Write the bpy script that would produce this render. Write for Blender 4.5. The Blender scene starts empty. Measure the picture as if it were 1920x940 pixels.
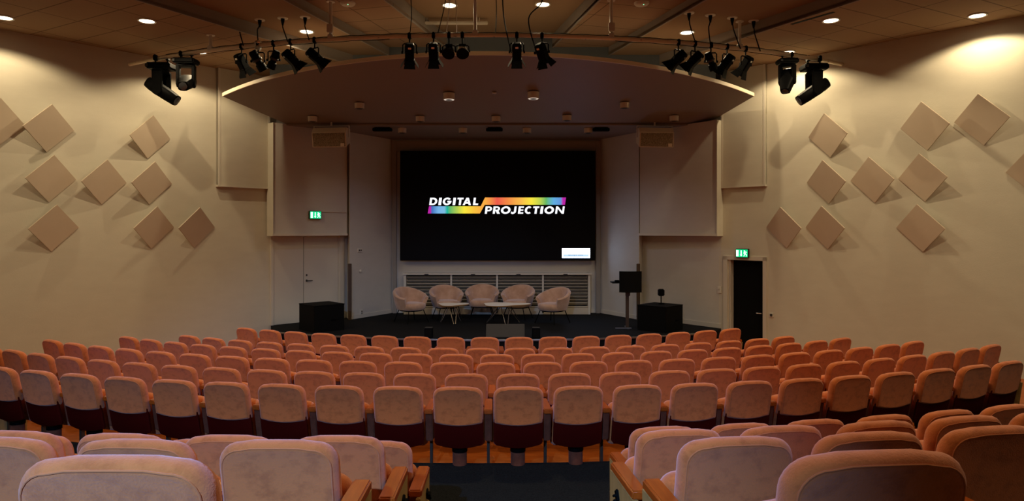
import bpy, bmesh, math, random
from mathutils import Vector, Matrix
random.seed(7)
S = bpy.context.scene
COL = S.collection
PI = math.pi
CAMZ = 2.58

# ------------------------------------------------------------------ camera, world, exposure
cd = bpy.data.cameras.new('camera'); cam = bpy.data.objects.new('camera', cd); COL.objects.link(cam)
cam.location = (0, 0, CAMZ); cam.rotation_euler = (PI/2, 0, 0)
cd.sensor_width = 36; cd.lens = 24.0; cd.shift_y = -38/1920; cd.clip_start = .05; cd.clip_end = 100
S.camera = cam
w = bpy.data.worlds.new('world'); S.world = w; w.use_nodes = True
w.node_tree.nodes['Background'].inputs[0].default_value = (.02, .02, .025, 1)
w.node_tree.nodes['Background'].inputs[1].default_value = .3
S.view_settings.view_transform = 'Standard'; S.view_settings.look = 'None'
S.view_settings.gamma = 1; S.view_settings.use_curve_mapping = False
S.view_settings.exposure = 0.0
WARM = (1.0, .79, .48)
DOWN_W = 102.0         # power of one recessed downlight
CANOPY_W = 24.0        # dim surface downlights under the canopy
REAR_W = 2700.0        # power of the added unseen cool lamp behind the camera

# ------------------------------------------------------------------ materials
def mat(name, base, rough=.6, metal=0, spec=.5, noise=None, bump=None, sheen=0, emit=None, es=0, coat=0):
    m = bpy.data.materials.new(name); m.use_nodes = True
    nt = m.node_tree; b = nt.nodes['Principled BSDF']
    b.inputs['Base Color'].default_value = (*base, 1)
    b.inputs['Roughness'].default_value = rough
    b.inputs['Metallic'].default_value = metal
    b.inputs['Specular IOR Level'].default_value = spec
    if coat: b.inputs['Coat Weight'].default_value = coat; b.inputs['Coat Roughness'].default_value = .15
    if sheen:
        b.inputs['Sheen Weight'].default_value = sheen; b.inputs['Sheen Roughness'].default_value = .6
        b.inputs['Sheen Tint'].default_value = (.95, .90, 1, 1)
    if emit:
        b.inputs['Emission Color'].default_value = (*emit, 1); b.inputs['Emission Strength'].default_value = es
    tc = None
    if noise or bump:
        tc = nt.nodes.new('ShaderNodeTexCoord')
        oi = nt.nodes.new('ShaderNodeObjectInfo')
        mul = nt.nodes.new('ShaderNodeMath'); mul.operation = 'MULTIPLY'; mul.inputs[1].default_value = 37.0
        nt.links.new(oi.outputs['Random'], mul.inputs[0])
        add = nt.nodes.new('ShaderNodeVectorMath'); add.operation = 'ADD'
        nt.links.new(tc.outputs['Object'], add.inputs[0]); nt.links.new(mul.outputs[0], add.inputs[1])
        vec = add.outputs[0]
    if noise:
        col2, scale, stretch, lo, hi = noise
        mp = nt.nodes.new('ShaderNodeMapping'); mp.inputs['Scale'].default_value = stretch
        nt.links.new(vec, mp.inputs[0])
        n = nt.nodes.new('ShaderNodeTexNoise'); n.inputs['Scale'].default_value = scale
        n.inputs['Detail'].default_value = 7; n.inputs['Roughness'].default_value = .62
        nt.links.new(mp.outputs[0], n.inputs['Vector'])
        r = nt.nodes.new('ShaderNodeValToRGB')
        r.color_ramp.elements[0].position = lo; r.color_ramp.elements[1].position = hi
        r.color_ramp.elements[0].color = (*col2, 1); r.color_ramp.elements[1].color = (*base, 1)
        nt.links.new(n.outputs['Fac'], r.inputs[0]); nt.links.new(r.outputs[0], b.inputs['Base Color'])
    if bump:
        sc, st = bump
        n2 = nt.nodes.new('ShaderNodeTexNoise'); n2.inputs['Scale'].default_value = sc; n2.inputs['Detail'].default_value = 3
        nt.links.new(vec, n2.inputs['Vector'])
        bp = nt.nodes.new('ShaderNodeBump'); bp.inputs['Strength'].default_value = st; bp.inputs['Distance'].default_value = .01
        nt.links.new(n2.outputs['Fac'], bp.inputs['Height']); nt.links.new(bp.outputs[0], b.inputs['Normal'])
    return m

def tile_mat(name, base, line, rot, size=.62):
    m = mat(name, base, .85, spec=.2)
    nt = m.node_tree; b = nt.nodes['Principled BSDF']
    tc = nt.nodes.new('ShaderNodeTexCoord'); mp = nt.nodes.new('ShaderNodeMapping')
    mp.inputs['Rotation'].default_value = (0, 0, rot)
    br = nt.nodes.new('ShaderNodeTexBrick'); br.offset = 0
    br.inputs['Color1'].default_value = (*base, 1); br.inputs['Color2'].default_value = (base[0]*.94, base[1]*.93, base[2]*.92, 1)
    br.inputs['Mortar'].default_value = (*line, 1); br.inputs['Scale'].default_value = 1
    br.inputs['Mortar Size'].default_value = .011; br.inputs['Brick Width'].default_value = size*1.9; br.inputs['Row Height'].default_value = size
    nt.links.new(tc.outputs['Object'], mp.inputs[0]); nt.links.new(mp.outputs[0], br.inputs['Vector'])
    nt.links.new(br.outputs['Color'], b.inputs['Base Color'])
    return m

M = {}
M['velvet'] = mat('salmon velvet', (.68, .18, .040), .85, spec=.08, noise=((.53, .13, .026), 15.0, (1, 1, 1.25), .34, .52), bump=(160, .2), sheen=.36)
M['velvet_dark'] = mat('side panel velvet', (.20, .060, .030), .9, spec=.05, noise=((.13, .036, .018), 14, (1, 1, 1), .3, .7), bump=(160, .2), sheen=.05)
M['piping'] = mat('velvet piping', (.62, .175, .047), .85, spec=.12, sheen=.26)
M['burgundy'] = mat('burgundy back shell', (.075, .0035, .002), .6, spec=.06)
M['wood'] = mat('orange beech', (.50, .10, .008), .34, noise=((.36, .06, .005), 5, (9, 1.2, 9), .3, .7), coat=.12)
M['floorwood'] = mat('orange parquet', (.52, .13, .015), .42, noise=((.36, .075, .008), 3, (1, 10, 10), .3, .7))
M['cream'] = mat('pale birch panel', (.46, .28, .10), .5, noise=((.38, .22, .07), 4, (1, 8, 1), .3, .7))
M['carpet'] = mat('black carpet', (.018, .020, .022), .95, spec=.1, noise=((.008, .009, .010), 90, (1, 1, 1), .35, .65), bump=(220, .4))
M['stagefloor'] = mat('stage carpet', (.007, .0075, .009), .9, spec=.12, noise=((.004, .004, .005), 60, (1, 1, 1), .35, .65))
M['wall'] = mat('beige painted plaster', (.62, .575, .47), .82, spec=.2, noise=((.585, .54, .44), 2.2, (1, 1, 3), .3, .7), bump=(55, .12))
M['wallcool'] = mat('off white painted wall', (.60, .56, .50), .8, spec=.2, noise=((.57, .53, .47), 2.5, (1, 1, 3), .3, .7), bump=(55, .08))
M['tilepanel'] = mat('sand fabric panel', (.64, .54, .42), .85, spec=.15, noise=((.61, .51, .39), 3, (1, 1, 1), .3, .7))
M['trim'] = mat('white painted trim', (.62, .57, .48), .5)
M['ceil_plain'] = mat('plain ceiling board', (.29, .195, .12), .9, spec=.1)
M['step'] = mat('grey ceiling fascia', (.30, .27, .24), .8, spec=.15)
M['ceil_a'] = tile_mat('ceiling tiles', (.34, .225, .13), (.15, .095, .053), .52)
M['ceil_b'] = tile_mat('ceiling tiles right', (.34, .225, .13), (.15, .095, .053), -.5)
M['ceil_c'] = tile_mat('ceiling tiles inner', (.34, .22, .14), (.15, .095, .056), .28)
M['ceil_d'] = tile_mat('ceiling tiles inner right', (.34, .22, .14), (.15, .095, .056), -.28)
M['bluegrey'] = mat('blue grey bulkhead paint', (.12, .145, .17), .8)
M['canopy'] = mat('canopy board', (.24, .19, .155), .55, spec=.25)
M['canopyedge'] = mat('canopy edge', (.74, .63, .46), .5)
M['black'] = mat('black metal', (.0014, .0014, .0016), .55, spec=.06)
M['blackmatte'] = mat('black painted wood', (.0025, .0025, .0025), .75, spec=.12)
M['screenblack'] = mat('screen panel', (.001, .001, .0012), .5, spec=.12)
M['darkgrey'] = mat('dark grey plastic', (.03, .026, .022), .6)
M['chrome'] = mat('chrome', (.7, .68, .64), .2, 1)
M['alu'] = mat('aluminium strip', (.32, .32, .33), .4, 1)
M['pipe'] = mat('cream painted pipe', (.78, .66, .48), .45, noise=((.05, .04, .03), 9, (1, 1, 4), .30, .35))
M['whitepaint'] = mat('white enamel', (.66, .62, .54), .4)
M['speaker'] = mat('cream loudspeaker shell', (.80, .72, .56), .45)
M['grille'] = mat('perforated grille', (.36, .30, .20), .6, noise=((.14, .11, .065), 60, (1, 1, 1), .4, .6))
M['slat'] = mat('beige louvre', (.52, .45, .34), .5)
M['tub'] = mat('blush velvet', (.52, .32, .21), .85, spec=.15, noise=((.40, .225, .13), 6, (1, 1, 1), .35, .65), sheen=.5)
M['table'] = mat('white laminate', (.85, .80, .72), .4)
M['ply'] = mat('plywood edge', (.45, .25, .09), .5)
M['brownpost'] = mat('dark brown wood', (.055, .030, .016), .5)
M['lens'] = mat('lamp lens', (.05, .05, .055), .08, spec=.8)
M['silver'] = mat('silver foil', (.75, .70, .62), .3, 1)
M['glow'] = mat('lit downlight', (.9, .8, .6), .5, emit=(1, .83, .55), es=9)
M['unlit'] = mat('unlit lamp glass', (.06, .055, .05), .3)
M['dimglow'] = mat('dim downlight ring', (.6, .5, .4), .4, emit=(1, .86, .7), es=.5)
M['green'] = mat('lit green', (.0, .3, .12), .5, emit=(.0, .62, .22), es=1.1)
M['signwhite'] = mat('lit white', (.8, .9, .85), .5, emit=(.72, 1, .86), es=1.5)
M['logowhite'] = mat('lit screen white', (0, 0, 0), .5, emit=(.9, .92, 1), es=1.35)
M['boxwhite'] = mat('lit status box', (0, 0, 0), .5, emit=(.5, .66, 1), es=18)
M['boxblue'] = mat('lit pale blue bar', (0, 0, 0), .5, emit=(.50, .72, .95), es=1.15)
M['boxtext'] = mat('lit blue lettering', (0, 0, 0), .5, emit=(.01, .13, .35), es=.7)
M['led'] = mat('green led', (0, .3, .1), .5, emit=(.3, 1, .5), es=2)

def rainbow(name, stops, x0, x1):
    m = bpy.data.materials.new(name); m.use_nodes = True; nt = m.node_tree
    nt.nodes.remove(nt.nodes['Principled BSDF'])
    e = nt.nodes.new('ShaderNodeEmission'); e.inputs[1].default_value = 1.0
    tc = nt.nodes.new('ShaderNodeTexCoord'); sp = nt.nodes.new('ShaderNodeSeparateXYZ')
    mr = nt.nodes.new('ShaderNodeMapRange'); mr.inputs[1].default_value = x0; mr.inputs[2].default_value = x1
    r = nt.nodes.new('ShaderNodeValToRGB'); cr = r.color_ramp
    while len(cr.elements) < len(stops): cr.elements.new(.5)
    for el, (p, c) in zip(cr.elements, stops): el.position = p; el.color = (*c, 1)
    nt.links.new(tc.outputs['Object'], sp.inputs[0]); nt.links.new(sp.outputs[0], mr.inputs[0])
    nt.links.new(mr.outputs[0], r.inputs[0]); nt.links.new(r.outputs[0], e.inputs[0])
    nt.links.new(e.outputs[0], nt.nodes['Material Output'].inputs[0])
    return m

# ------------------------------------------------------------------ mesh helpers
def bevel(bm, edges, r, seg=2):
    if r > 0: bmesh.ops.bevel(bm, geom=edges, offset=r, segments=seg, affect='EDGES', clamp_overlap=True)

def add_box(bm, c, s, bev=0, rot=None, seg=2):
    t = bmesh.new()
    bmesh.ops.create_cube(t, size=1)
    bmesh.ops.scale(t, vec=s, verts=t.verts)
    bevel(t, t.edges[:], bev, seg)
    mx = Matrix.Translation(c)
    if rot is not None: mx = mx @ rot
    bmesh.ops.transform(t, matrix=mx, verts=t.verts)
    merge(bm, t)

def merge(bm, t):
    me = bpy.data.meshes.new('tmp'); t.to_mesh(me); t.free(); bm.from_mesh(me); bpy.data.meshes.remove(me)

def add_prism(bm, pts, z0, z1, bev=0):
    """vertical prism over a plan polygon"""
    t = bmesh.new()
    a = [t.verts.new((p[0], p[1], z0)) for p in pts]; b = [t.verts.new((p[0], p[1], z1)) for p in pts]
    n = len(pts)
    t.faces.new(a[::-1]); t.faces.new(b)
    for i in range(n): t.faces.new((a[i], a[(i+1) % n], b[(i+1) % n], b[i]))
    bmesh.ops.recalc_face_normals(t, faces=t.faces)
    bevel(t, t.edges[:], bev)
    merge(bm, t)

def add_hull(bm, loops, cap=True):
    """skin a list of equal-length closed loops"""
    t = bmesh.new()
    L = [[t.verts.new(p) for p in lp] for lp in loops]
    n = len(L[0])
    for a, b in zip(L, L[1:]):
        for i in range(n): t.faces.new((a[i], a[(i+1) % n], b[(i+1) % n], b[i]))
    if cap: t.faces.new(L[0][::-1]); t.faces.new(L[-1])
    bmesh.ops.recalc_face_normals(t, faces=t.faces)
    merge(bm, t)

def add_lathe(bm, prof, n=20, mx=None):
    """profile [(r,z)] about z; capped"""
    loops = [[(r*math.cos(2*PI*k/n), r*math.sin(2*PI*k/n), z) for k in range(n)] for r, z in prof]
    if mx is not None: loops = [[tuple(mx @ Vector(p)) for p in lp] for lp in loops]
    add_hull(bm, loops)

def add_tube(bm, pts, r, n=8, closed=False):
    pts = [Vector(p) for p in pts]; loops = []; m = len(pts); up = None
    for i, p in enumerate(pts):
        d = (pts[(i+1) % m] - pts[i-1]) if closed else (pts[min(i+1, m-1)] - pts[max(i-1, 0)])
        d.normalize()
        if up is None:
            up = Vector((0, 0, 1)) if abs(d.z) < .9 else Vector((1, 0, 0))
        u = (up - d*up.dot(d)).normalized(); v = d.cross(u); up = u
        loops.append([tuple(p + (u*math.cos(2*PI*k/n) + v*math.sin(2*PI*k/n))*r) for k in range(n)])
    if closed: add_hull(bm, loops + [loops[0]], cap=False)
    else: add_hull(bm, loops)

def spline(pts, n=8):
    pts = [Vector(p) for p in pts]; P = [pts[0]] + pts + [pts[-1]]; out = []
    for i in range(1, len(P)-2):
        for k in range(n):
            t = k/n; a, b, c, d = P[i-1], P[i], P[i+1], P[i+2]
            out.append(.5*((2*b) + (c-a)*t + (2*a-5*b+4*c-d)*t*t + (3*b-a-3*c+d)*t**3))
    out.append(pts[-1]); return out

def mesh(bm, m, smooth=False, name='m'):
    me = bpy.data.meshes.new(name); bm.to_mesh(me); bm.free()
    for mm in (m if isinstance(m, (list, tuple)) else [m]): me.materials.append(mm)
    if smooth:
        for p in me.polygons: p.use_smooth = True
        try: me.set_sharp_from_angle(angle=math.radians(smooth if smooth is not True else 40))
        except Exception: pass
    return me

def put(name, me, parent=None, loc=(0, 0, 0), rot=(0, 0, 0)):
    o = bpy.data.objects.new(name, me); COL.objects.link(o)
    if parent is not None: o.parent = parent
    o.location = loc; o.rotation_euler = rot
    return o

def obj(name, bm, m, parent=None, smooth=False, loc=(0, 0, 0), rot=(0, 0, 0)):
    return put(name, mesh(bm, m, smooth, name), parent, loc, rot)

def tag(o, label=None, cat=None, group=None, kind=None):
    if label: o['label'] = label
    if cat: o['category'] = cat
    if group: o['group'] = group
    if kind: o['kind'] = kind
    return o

def thing(name, label, cat, loc=(0, 0, 0), rz=0, group=None):
    o = bpy.data.objects.new(name, None); COL.objects.link(o); o.empty_display_size = .1
    o.location = loc; o.rotation_euler = (0, 0, rz)
    return tag(o, label, cat, group)

def struct(name, bm, m, smooth=False):
    return tag(obj(name, bm, m, None, smooth), kind='structure')

def V2(a): return Vector((a[0], a[1]))

def wall(name, p, q, z0, z1, m, th=.12, label=None):
    """wall whose room face runs p->q with the room on the right of p->q; thickness goes to the left"""
    p, q = V2(p), V2(q); d = (q-p).normalized(); n = Vector((-d.y, d.x))*th
    bm = bmesh.new(); add_prism(bm, [p, q, q+n, p+n], z0, z1)
    return struct(name, bm, m)

# ------------------------------------------------------------------ plan of the room
Z_OUT, Z_PLAIN, Z_TILE, Z_MID = CAMZ+3.44, CAMZ+3.64, CAMZ+3.80, CAMZ+4.05
STAGE = CAMZ-2.15
AX = -.34; CY = 20.27            # centre of the seating arcs
LK, LA, LB, LC, LD = (-6.32, 14.44), (-5.45, 15.43), (-4.06, 16.80), (-3.90, 16.40), (-3.12, 17.75)
RK, RA, RB, RC, RD = (5.325, 14.11), (4.576, 14.94), (3.20, 16.70), (3.05, 16.40), (2.30, 17.75)
LF = (-13.78, 6.0); RF = (12.66, 6.0); REAR = -3.2
TOP = 7.0

wall('wall_left', LF, LK, -.05, TOP, M['wall'])
wall('wall_left_stage', LK, LA, -.05, TOP, M['wall'])
wall('wall_left_door', LA, LB, -.05, 5.2, M['wallcool'])
bm = bmesh.new(); add_prism(bm, [LB, LC, LD, (-3.3, 17.9), (-4.3, 17.4)], -.05, 5.2); struct('wall_left_splay', bm, M['wallcool'])
wall('wall_back', (-3.6, 17.75), (2.8, 17.75), -.05, 5.2, M['wallcool'])
bm = bmesh.new(); add_prism(bm, [RD, RC, RB, (3.5, 17.4), (2.5, 17.9)], -.05, 5.2); struct('wall_right_splay', bm, M['wallcool'])
wall('wall_right_bay', RB, RA, -.05, 5.2, M['wallcool'])
wall('wall_right_stage', RA, RK, 2.02, TOP, M['wall'])
wall('wall_right', RK, RF, -.05, TOP, M['wall'])
wall('wall_left_rear', (LF[0], REAR), LF, -.05, TOP, M['wall'])
wall('wall_right_rear', RF, (RF[0], REAR), -.05, TOP, M['wall'])
wall('wall_rear', (RF[0], REAR), (LF[0], REAR), -.05, TOP, M['wall'])

# ceiling bays
def LX(a, b, y): return a[0] + (b[0]-a[0])*(y-a[1])/(b[1]-a[1])
L1 = ((-5.57, 10.19), (-4.28, 12.44)); L2 = ((-3.57, 10.79), (-2.54, 14.16)); L3 = ((-2.08, 11.26), (-1.58, 13.25))
R3 = ((1.43, 11.26), (.98, 13.44)); R2 = ((3.03, 10.79), (1.97, 14.25)); R1 = ((5.15, 10.19), (4.23, 11.93))
YF, YB = 14.15, -3.3
def bay(A, B, z, m, nm):
    bm = bmesh.new()
    add_prism(bm, [(LX(*A, YB), YB), (LX(*B, YB), YB), (LX(*B, YF), YF), (LX(*A, YF), YF)], z, z+.05); return struct(nm, bm, m)
bm = bmesh.new(); add_prism(bm, [(-14.3, YB), (LX(*L1, YB), YB), (LX(*L1, 6), 6), (LX(*L1, YF), YF), (LX(*L1, YF), 16.2), (-7, 16.2), (-14.3, 8)], Z_OUT, Z_OUT+.05); struct('ceiling', bm, M['ceil_a'])
bm = bmesh.new(); add_prism(bm, [(13.1, YB), (LX(*R1, YB), YB), (LX(*R1, 6), 6), (LX(*R1, YF), YF), (LX(*R1, YF), 16.2), (7, 16.2), (13.1, 8)], Z_OUT, Z_OUT+.05); struct('ceiling_right', bm, M['ceil_b'])
bay(L1, L2, Z_PLAIN, M['ceil_plain'], 'ceiling_plain'); bay(R2, R1, Z_PLAIN, M['ceil_plain'], 'ceiling_plain_right')
bay(L2, L3, Z_TILE, M['ceil_c'], 'ceiling_tiled'); bay(R3, R2, Z_TILE, M['ceil_d'], 'ceiling_tiled_right')
bay(L3, R3, Z_MID, M['ceil_plain'], 'ceiling_middle')
for k, (ln, z0, z1, s) in enumerate(((L1, Z_OUT, Z_PLAIN, 1), (L2, Z_PLAIN, Z_TILE, 1), (L3, Z_TILE, Z_MID, 1), (R1, Z_OUT, Z_PLAIN, -1), (R2, Z_PLAIN, Z_TILE, -1), (R3, Z_TILE, Z_MID, -1))):
    bm = bmesh.new()
    a = Vector((LX(*ln, YB), YB)); b = Vector((LX(*ln, YF), YF)); o = Vector((-.03*s, 0)); i = Vector((.0, 0))
    add_prism(bm, [a+o, b+o, b+i, a+i], z0-.015, z1+.02)
    struct('trim_%d' % (k+1), bm, M['step'])
# roof slab closing the shell
bm = bmesh.new(); add_box(bm, ((LF[0]+RF[0])/2, 7.3, TOP+.05), (28, 22, .1)); struct('ceiling_slab', bm, M['bluegrey'])
# bulkhead above the canopy
bm = bmesh.new(); add_prism(bm, [(-5.02, YF), (4.22, YF), (4.5, 15.2), (4.4, 15.2), (4.15, YF+.1), (-4.95, YF+.1), (-5.2, 15.3), (-5.3, 15.3)], 5.27, TOP); struct('wall_bulkhead', bm, M['bluegrey'])
# stage ceiling
bm = bmesh.new(); add_prism(bm, [(-5.5, 15.35), (4.75, 15.35), (4.2, 18.0), (-4.9, 18.0)], CAMZ+2.36, CAMZ+2.40); struct('ceiling_stage', bm, M['canopy'])

# ------------------------------------------------------------------ stepped floor, stage
def arc(R, x0, x1, n=48, cx=AX, cy=CY):
    return [(cx+x, cy-math.sqrt(R*R-x*x)) for x in [x0+(x1-x0)*k/n for k in range(n+1)]]
ROWS = {'A': (9.46, 1.699, 8.17, 17), 'B': (10.58, 1.679, 9.18, 19), 'C': (11.25, 1.645, 10.74, 22),
        'D': (12.36, 1.538, 11.72, 24), 'E': (13.15, 1.504, 11.26, 25), 'F': (14.16, 1.410, 8.27, 20)}
PITCH = .55; CH = .88
levels = []
for r in 'ABCDEF': levels.append((ROWS[r][0]-.26, CAMZ-ROWS[r][1]-CH))
def floor_ring(name, R0, R1, z, m, half=9.0):
    a = arc(R0, -min(half, R0*.93), min(half, R0*.93)); b = arc(R1, -min(half+.6, R1*.93), min(half+.6, R1*.93))
    bm = bmesh.new(); add_prism(bm, a + b[::-1], -.3, z); return struct(name, bm, m)
bm = bmesh.new(); add_box(bm, (-.5, 7.5, -.4), (29, 22, .2)); struct('floor', bm, M['carpet'])
prevR = 4.0
floor_names = []
RING = [('floor_front', 6.0, levels[0][0], levels[0][1], M['floorwood'])]
for i in range(1, 6): RING.append(('floor_row_%d' % (i+1), levels[i-1][0], levels[i][0], levels[i][1], M['floorwood']))
FZ = dict(G=.39, H=.69, I=.91, J=1.184)
AISLE = .405
RING.append(('floor_aisle', levels[5][0]+.0, 20.27-4.3+.10, AISLE, M['carpet']))
RING.append(('floor_terrace_1', 20.27-4.3+.10, 20.27-3.37-.25, FZ['G']+.015, M['carpet']))
RING.append(('floor_terrace_2', 20.27-3.37-.25, 20.27-2.55-.25, FZ['H'], M['carpet']))
RING.append(('floor_terrace_3', 20.27-2.55-.25, 20.27-1.53-.25, FZ['I'], M['carpet']))
RING.append(('floor_terrace_4', 20.27-1.53-.25, 19.6, FZ['J'], M['carpet']))
for nm, a, b, z, m in RING: floor_ring(nm, a, b, z, m, 9.5)
bm = bmesh.new(); add_prism(bm, arc(19.6, -10, 10) + [(10, REAR), (-10.5, REAR)], -.3, 1.45); struct('floor_rear', bm, M['carpet'])

SR = 6.87+4.0
def stage_edge(R): return arc(R, -4.68, 4.62, 40, AX, 13.40+SR)
bm = bmesh.new(); add_prism(bm, stage_edge(SR) + [RA, (3.3, 16.7), (3.2, 17.9), (-4.2, 17.9), (-4.2, 16.8), LA], -.05, STAGE); struct('floor_stage', bm, M['stagefloor'])
bm = bmesh.new(); e = stage_edge(SR+.03)
add_tube(bm, [(x, y, STAGE-.012) for x, y in e], .022, 6); struct('trim_7', bm, M['alu'])

# skirting boards
def skirting(nm, p, q, h=.10, z=STAGE, m=None):
    p, q = V2(p), V2(q); d = (q-p).normalized(); n = Vector((d.y, -d.x))*.018
    bm = bmesh.new(); add_prism(bm, [p, q, q+n, p+n], z, z+h, .003); struct(nm, bm, M['trim'])
skirting('baseboard_left', LC, LD); skirting('baseboard_right', RD, RC); skirting('baseboard_right_bay', RB, RA)
skirting('baseboard_back', (-3.1, 17.75), (2.3, 17.75))
bm = bmesh.new()                                                    # skirting reveal strip of the left splay nib
add_prism(bm, [(-4.06, 16.78), (-3.90, 16.38), (-3.885, 16.39), (-4.04, 16.79)], STAGE, STAGE+.1); struct('baseboard_left_nib', bm, M['trim'])

# bulkheads over the side bays and wall boxes beside them
def bulkhead(nm, pts, z0, z1):
    bm = bmesh.new(); add_prism(bm, pts, z0, z1)
    o = struct(nm, bm, M['wallcool']); return o
bulkhead('wall_left_bulkhead', [(-5.49, 15.31), (-5.30, 15.12), (-3.98, 16.45), (-3.98, 16.9), (-5.2, 16.2)], CAMZ-.10, 4.97)
bulkhead('wall_right_bulkhead', [(4.64, 14.96), (4.44, 14.76), (3.07, 16.40), (3.2, 16.9), (4.6, 15.6)], CAMZ-.10, 4.97)
for nm, pts in (('trim_8', [(-5.49, 15.29), (-5.285, 15.10), (-5.27, 15.13), (-5.46, 15.32)]), ('trim_9', [(4.64, 14.94), (4.425, 14.74), (4.41, 14.77), (4.61, 14.98)])):
    bm = bmesh.new(); add_prism(bm, pts, CAMZ-.13, 4.97); struct(nm, bm, M['wall'])
for nm, a, b in (('trim_10', (-5.31, 15.10), (-3.97, 16.43)), ('trim_11', (3.06, 16.38), (4.45, 14.74))):
    a, b = V2(a), V2(b); d = (b-a).normalized(); n = Vector((d.y, -d.x))*.03
    bm = bmesh.new(); add_prism(bm, [a, b, b+n, a+n], CAMZ-.13, CAMZ-.07, .004); struct(nm, bm, M['trim'])

def wall_box(label, p, q, z0, z1, th):
    p, q = V2(p), V2(q); d = (q-p).normalized(); n = Vector((d.y, -d.x))*th
    t = thing('acoustic_box', label, 'wall panel', ((p.x+q.x)/2, (p.y+q.y)/2, z0), 0, 'boxed wall panels beside the stage')
    o = Vector(((p.x+q.x)/2, (p.y+q.y)/2))
    bm = bmesh.new(); add_prism(bm, [p-o, q-o, q+n-o, p+n-o], .03, z1-z0, .004); obj('panel', bm, M['wall'], t)
    bm = bmesh.new()
    add_prism(bm, [p-o-d*.01, q-o+d*.01, q+n*1.12-o+d*.01, p+n*1.12-o-d*.01], 0, .035, .004)
    obj('bottom_rail', bm, M['trim'], t)
    for c in (p, q):
        bm = bmesh.new(); s = 1 if c is p else -1
        add_prism(bm, [c-o, c+d*.05*s-o, c+d*.05*s+n*1.1-o, c+n*1.1-o], .03, z1-z0, .004); obj('edge_strip', bm, M['trim'], t)
wall_box('tall beige boxed panel on the wall left of the double door', (-6.28, 14.485), (-5.50, 15.37), CAMZ+.92, Z_OUT, .10)
wall_box('tall beige boxed panel on the wall above the black doorway', (4.60, 14.91), (5.285, 14.155), CAMZ+.91, Z_OUT, .07)

# ------------------------------------------------------------------ canopy
def canz(y): return CAMZ + 3.0 - .162*(y-11.7)
def can_loop(z):
    ends = ((-5.79, 13.73), (4.84, 13.61)); mid = (-.40, 11.70)
    n = 48; fr = []
    for k in range(n+1):
        u = -1+2*k/n
        a = u*math.radians(43)
        # circular front through the two ends and the middle
        half = 5.315; sag = 1.97; R = (half*half+sag*sag)/(2*sag)
        x = half*u; y = 11.70 + R - math.sqrt(R*R-x*x)
        fr.append((-.475+x, y))
    return fr + [(4.39, 15.4), (-5.09, 15.4)]
t = thing('stage_canopy', 'large curved ceiling canopy board hanging over the stage', 'canopy', (-.4, 13.4, canz(13.4)))
pl = can_loop(0)
bm = bmesh.new()
lo = [bm.verts.new((x+.4, y-13.4, canz(y)-canz(13.4))) for x, y in pl]; hi = [bm.verts.new((x+.4, y-13.4, canz(y)-canz(13.4)+.062)) for x, y in pl]
bm.faces.new(lo[::-1]); bm.faces.new(hi); n = len(lo)
for i in range(n): bm.faces.new((lo[i], lo[(i+1) % n], hi[(i+1) % n], hi[i]))
bmesh.ops.recalc_face_normals(bm, faces=bm.faces); obj('canopy_board', bm, M['canopy'], t)
bm = bmesh.new(); fr = pl[:49]
lps = []
for x, y in fr:
    z = canz(y)-canz(13.4)
    lps.append([(x+.4, y-13.4, z-.002), (x+.4, y-13.4-.03, z-.002), (x+.4, y-13.4-.03, z+.066), (x+.4, y-13.4, z+.066)])
add_hull(bm, lps); obj('edge_band', bm, M['canopyedge'], t)

def tilt_can(): return math.atan(-.162)
ORD = ['first', 'second', 'third', 'fourth', 'fifth', 'sixth', 'seventh', 'eighth', 'ninth', 'tenth', 'eleventh', 'twelfth', 'thirteenth', 'fourteenth', 'fifteenth', 'sixteenth', 'seventeenth', 'eighteenth', 'nineteenth', 'twentieth', 'twenty-first', 'twenty-second', 'twenty-third', 'twenty-fourth', 'twenty-fifth', 'twenty-sixth']

def spot(name, loc, power, col, ang, blend, size, parent=None, aim=None):
    l = bpy.data.lights.new(name, 'SPOT'); l.energy = power; l.color = col
    l.spot_size = math.radians(ang); l.spot_blend = blend; l.shadow_soft_size = size
    o = bpy.data.objects.new(name, l); COL.objects.link(o); o.location = loc
    if parent is not None: o.parent = parent
    if aim is not None: o.rotation_euler = Vector(aim).to_track_quat('-Z', 'Y').to_euler()
    return o

bm = bmesh.new(); add_lathe(bm, [(.085, 0), (.095, .0), (.10, .10), (.10, .11)], 24); can_me = mesh(bm, M['whitepaint'], 30)
bm = bmesh.new(); add_lathe(bm, [(.088, -.004), (.088, .004)], 24); can_lens = mesh(bm, M['dimglow']); can_off = can_lens.copy(); can_off.materials[0] = M['unlit']
bm = bmesh.new(); add_lathe(bm, [(.055, -.007), (.055, .001)], 20); can_in = mesh(bm, M['darkgrey'])
can_pos = [((842, 174), 'near pair, left one, under the canopy', 1.15, 1), ((1000, 172), 'near pair, right one, under the canopy', 1.15, 1),
           ((674, 193), 'left of the near pair under the canopy', 1, 0), ((1171, 192), 'right of the near pair under the canopy', 1, 0),
           ((788, 218), 'left one of three under the canopy centre', 1, 1), ((930, 218), 'middle one of three under the canopy centre', 1, 1), ((1063, 216), 'right one of three under the canopy centre', 1, 1),
           ((586, 218), 'above the left cream loudspeaker', 1, 0), ((1264, 217), 'above the right cream loudspeaker', 1, 0)]
for (px, py), nm, sc, lit in can_pos:
    d = 4.895/((432-py)/1280+.162); x = (px-960)/1280*d
    t = thing('surface_downlight', 'round white surface downlight, ' + nm, 'ceiling light', (x, d, canz(d)-.12*sc), 0, 'surface downlights under the canopy')
    t.scale = (sc, sc, sc)
    put('housing', can_me, t); put('lens', can_lens if sc > 1 else can_off, t); put('baffle', can_in, t)
    if lit: spot('canopy_lamp', (0, 0, -.03), CANOPY_W*(1.5 if px in (788, 1063) else 1), (.55, .66, 1) if px in (788, 1063) else (1, .80, .58), 140, .6, .06, t)
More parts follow.
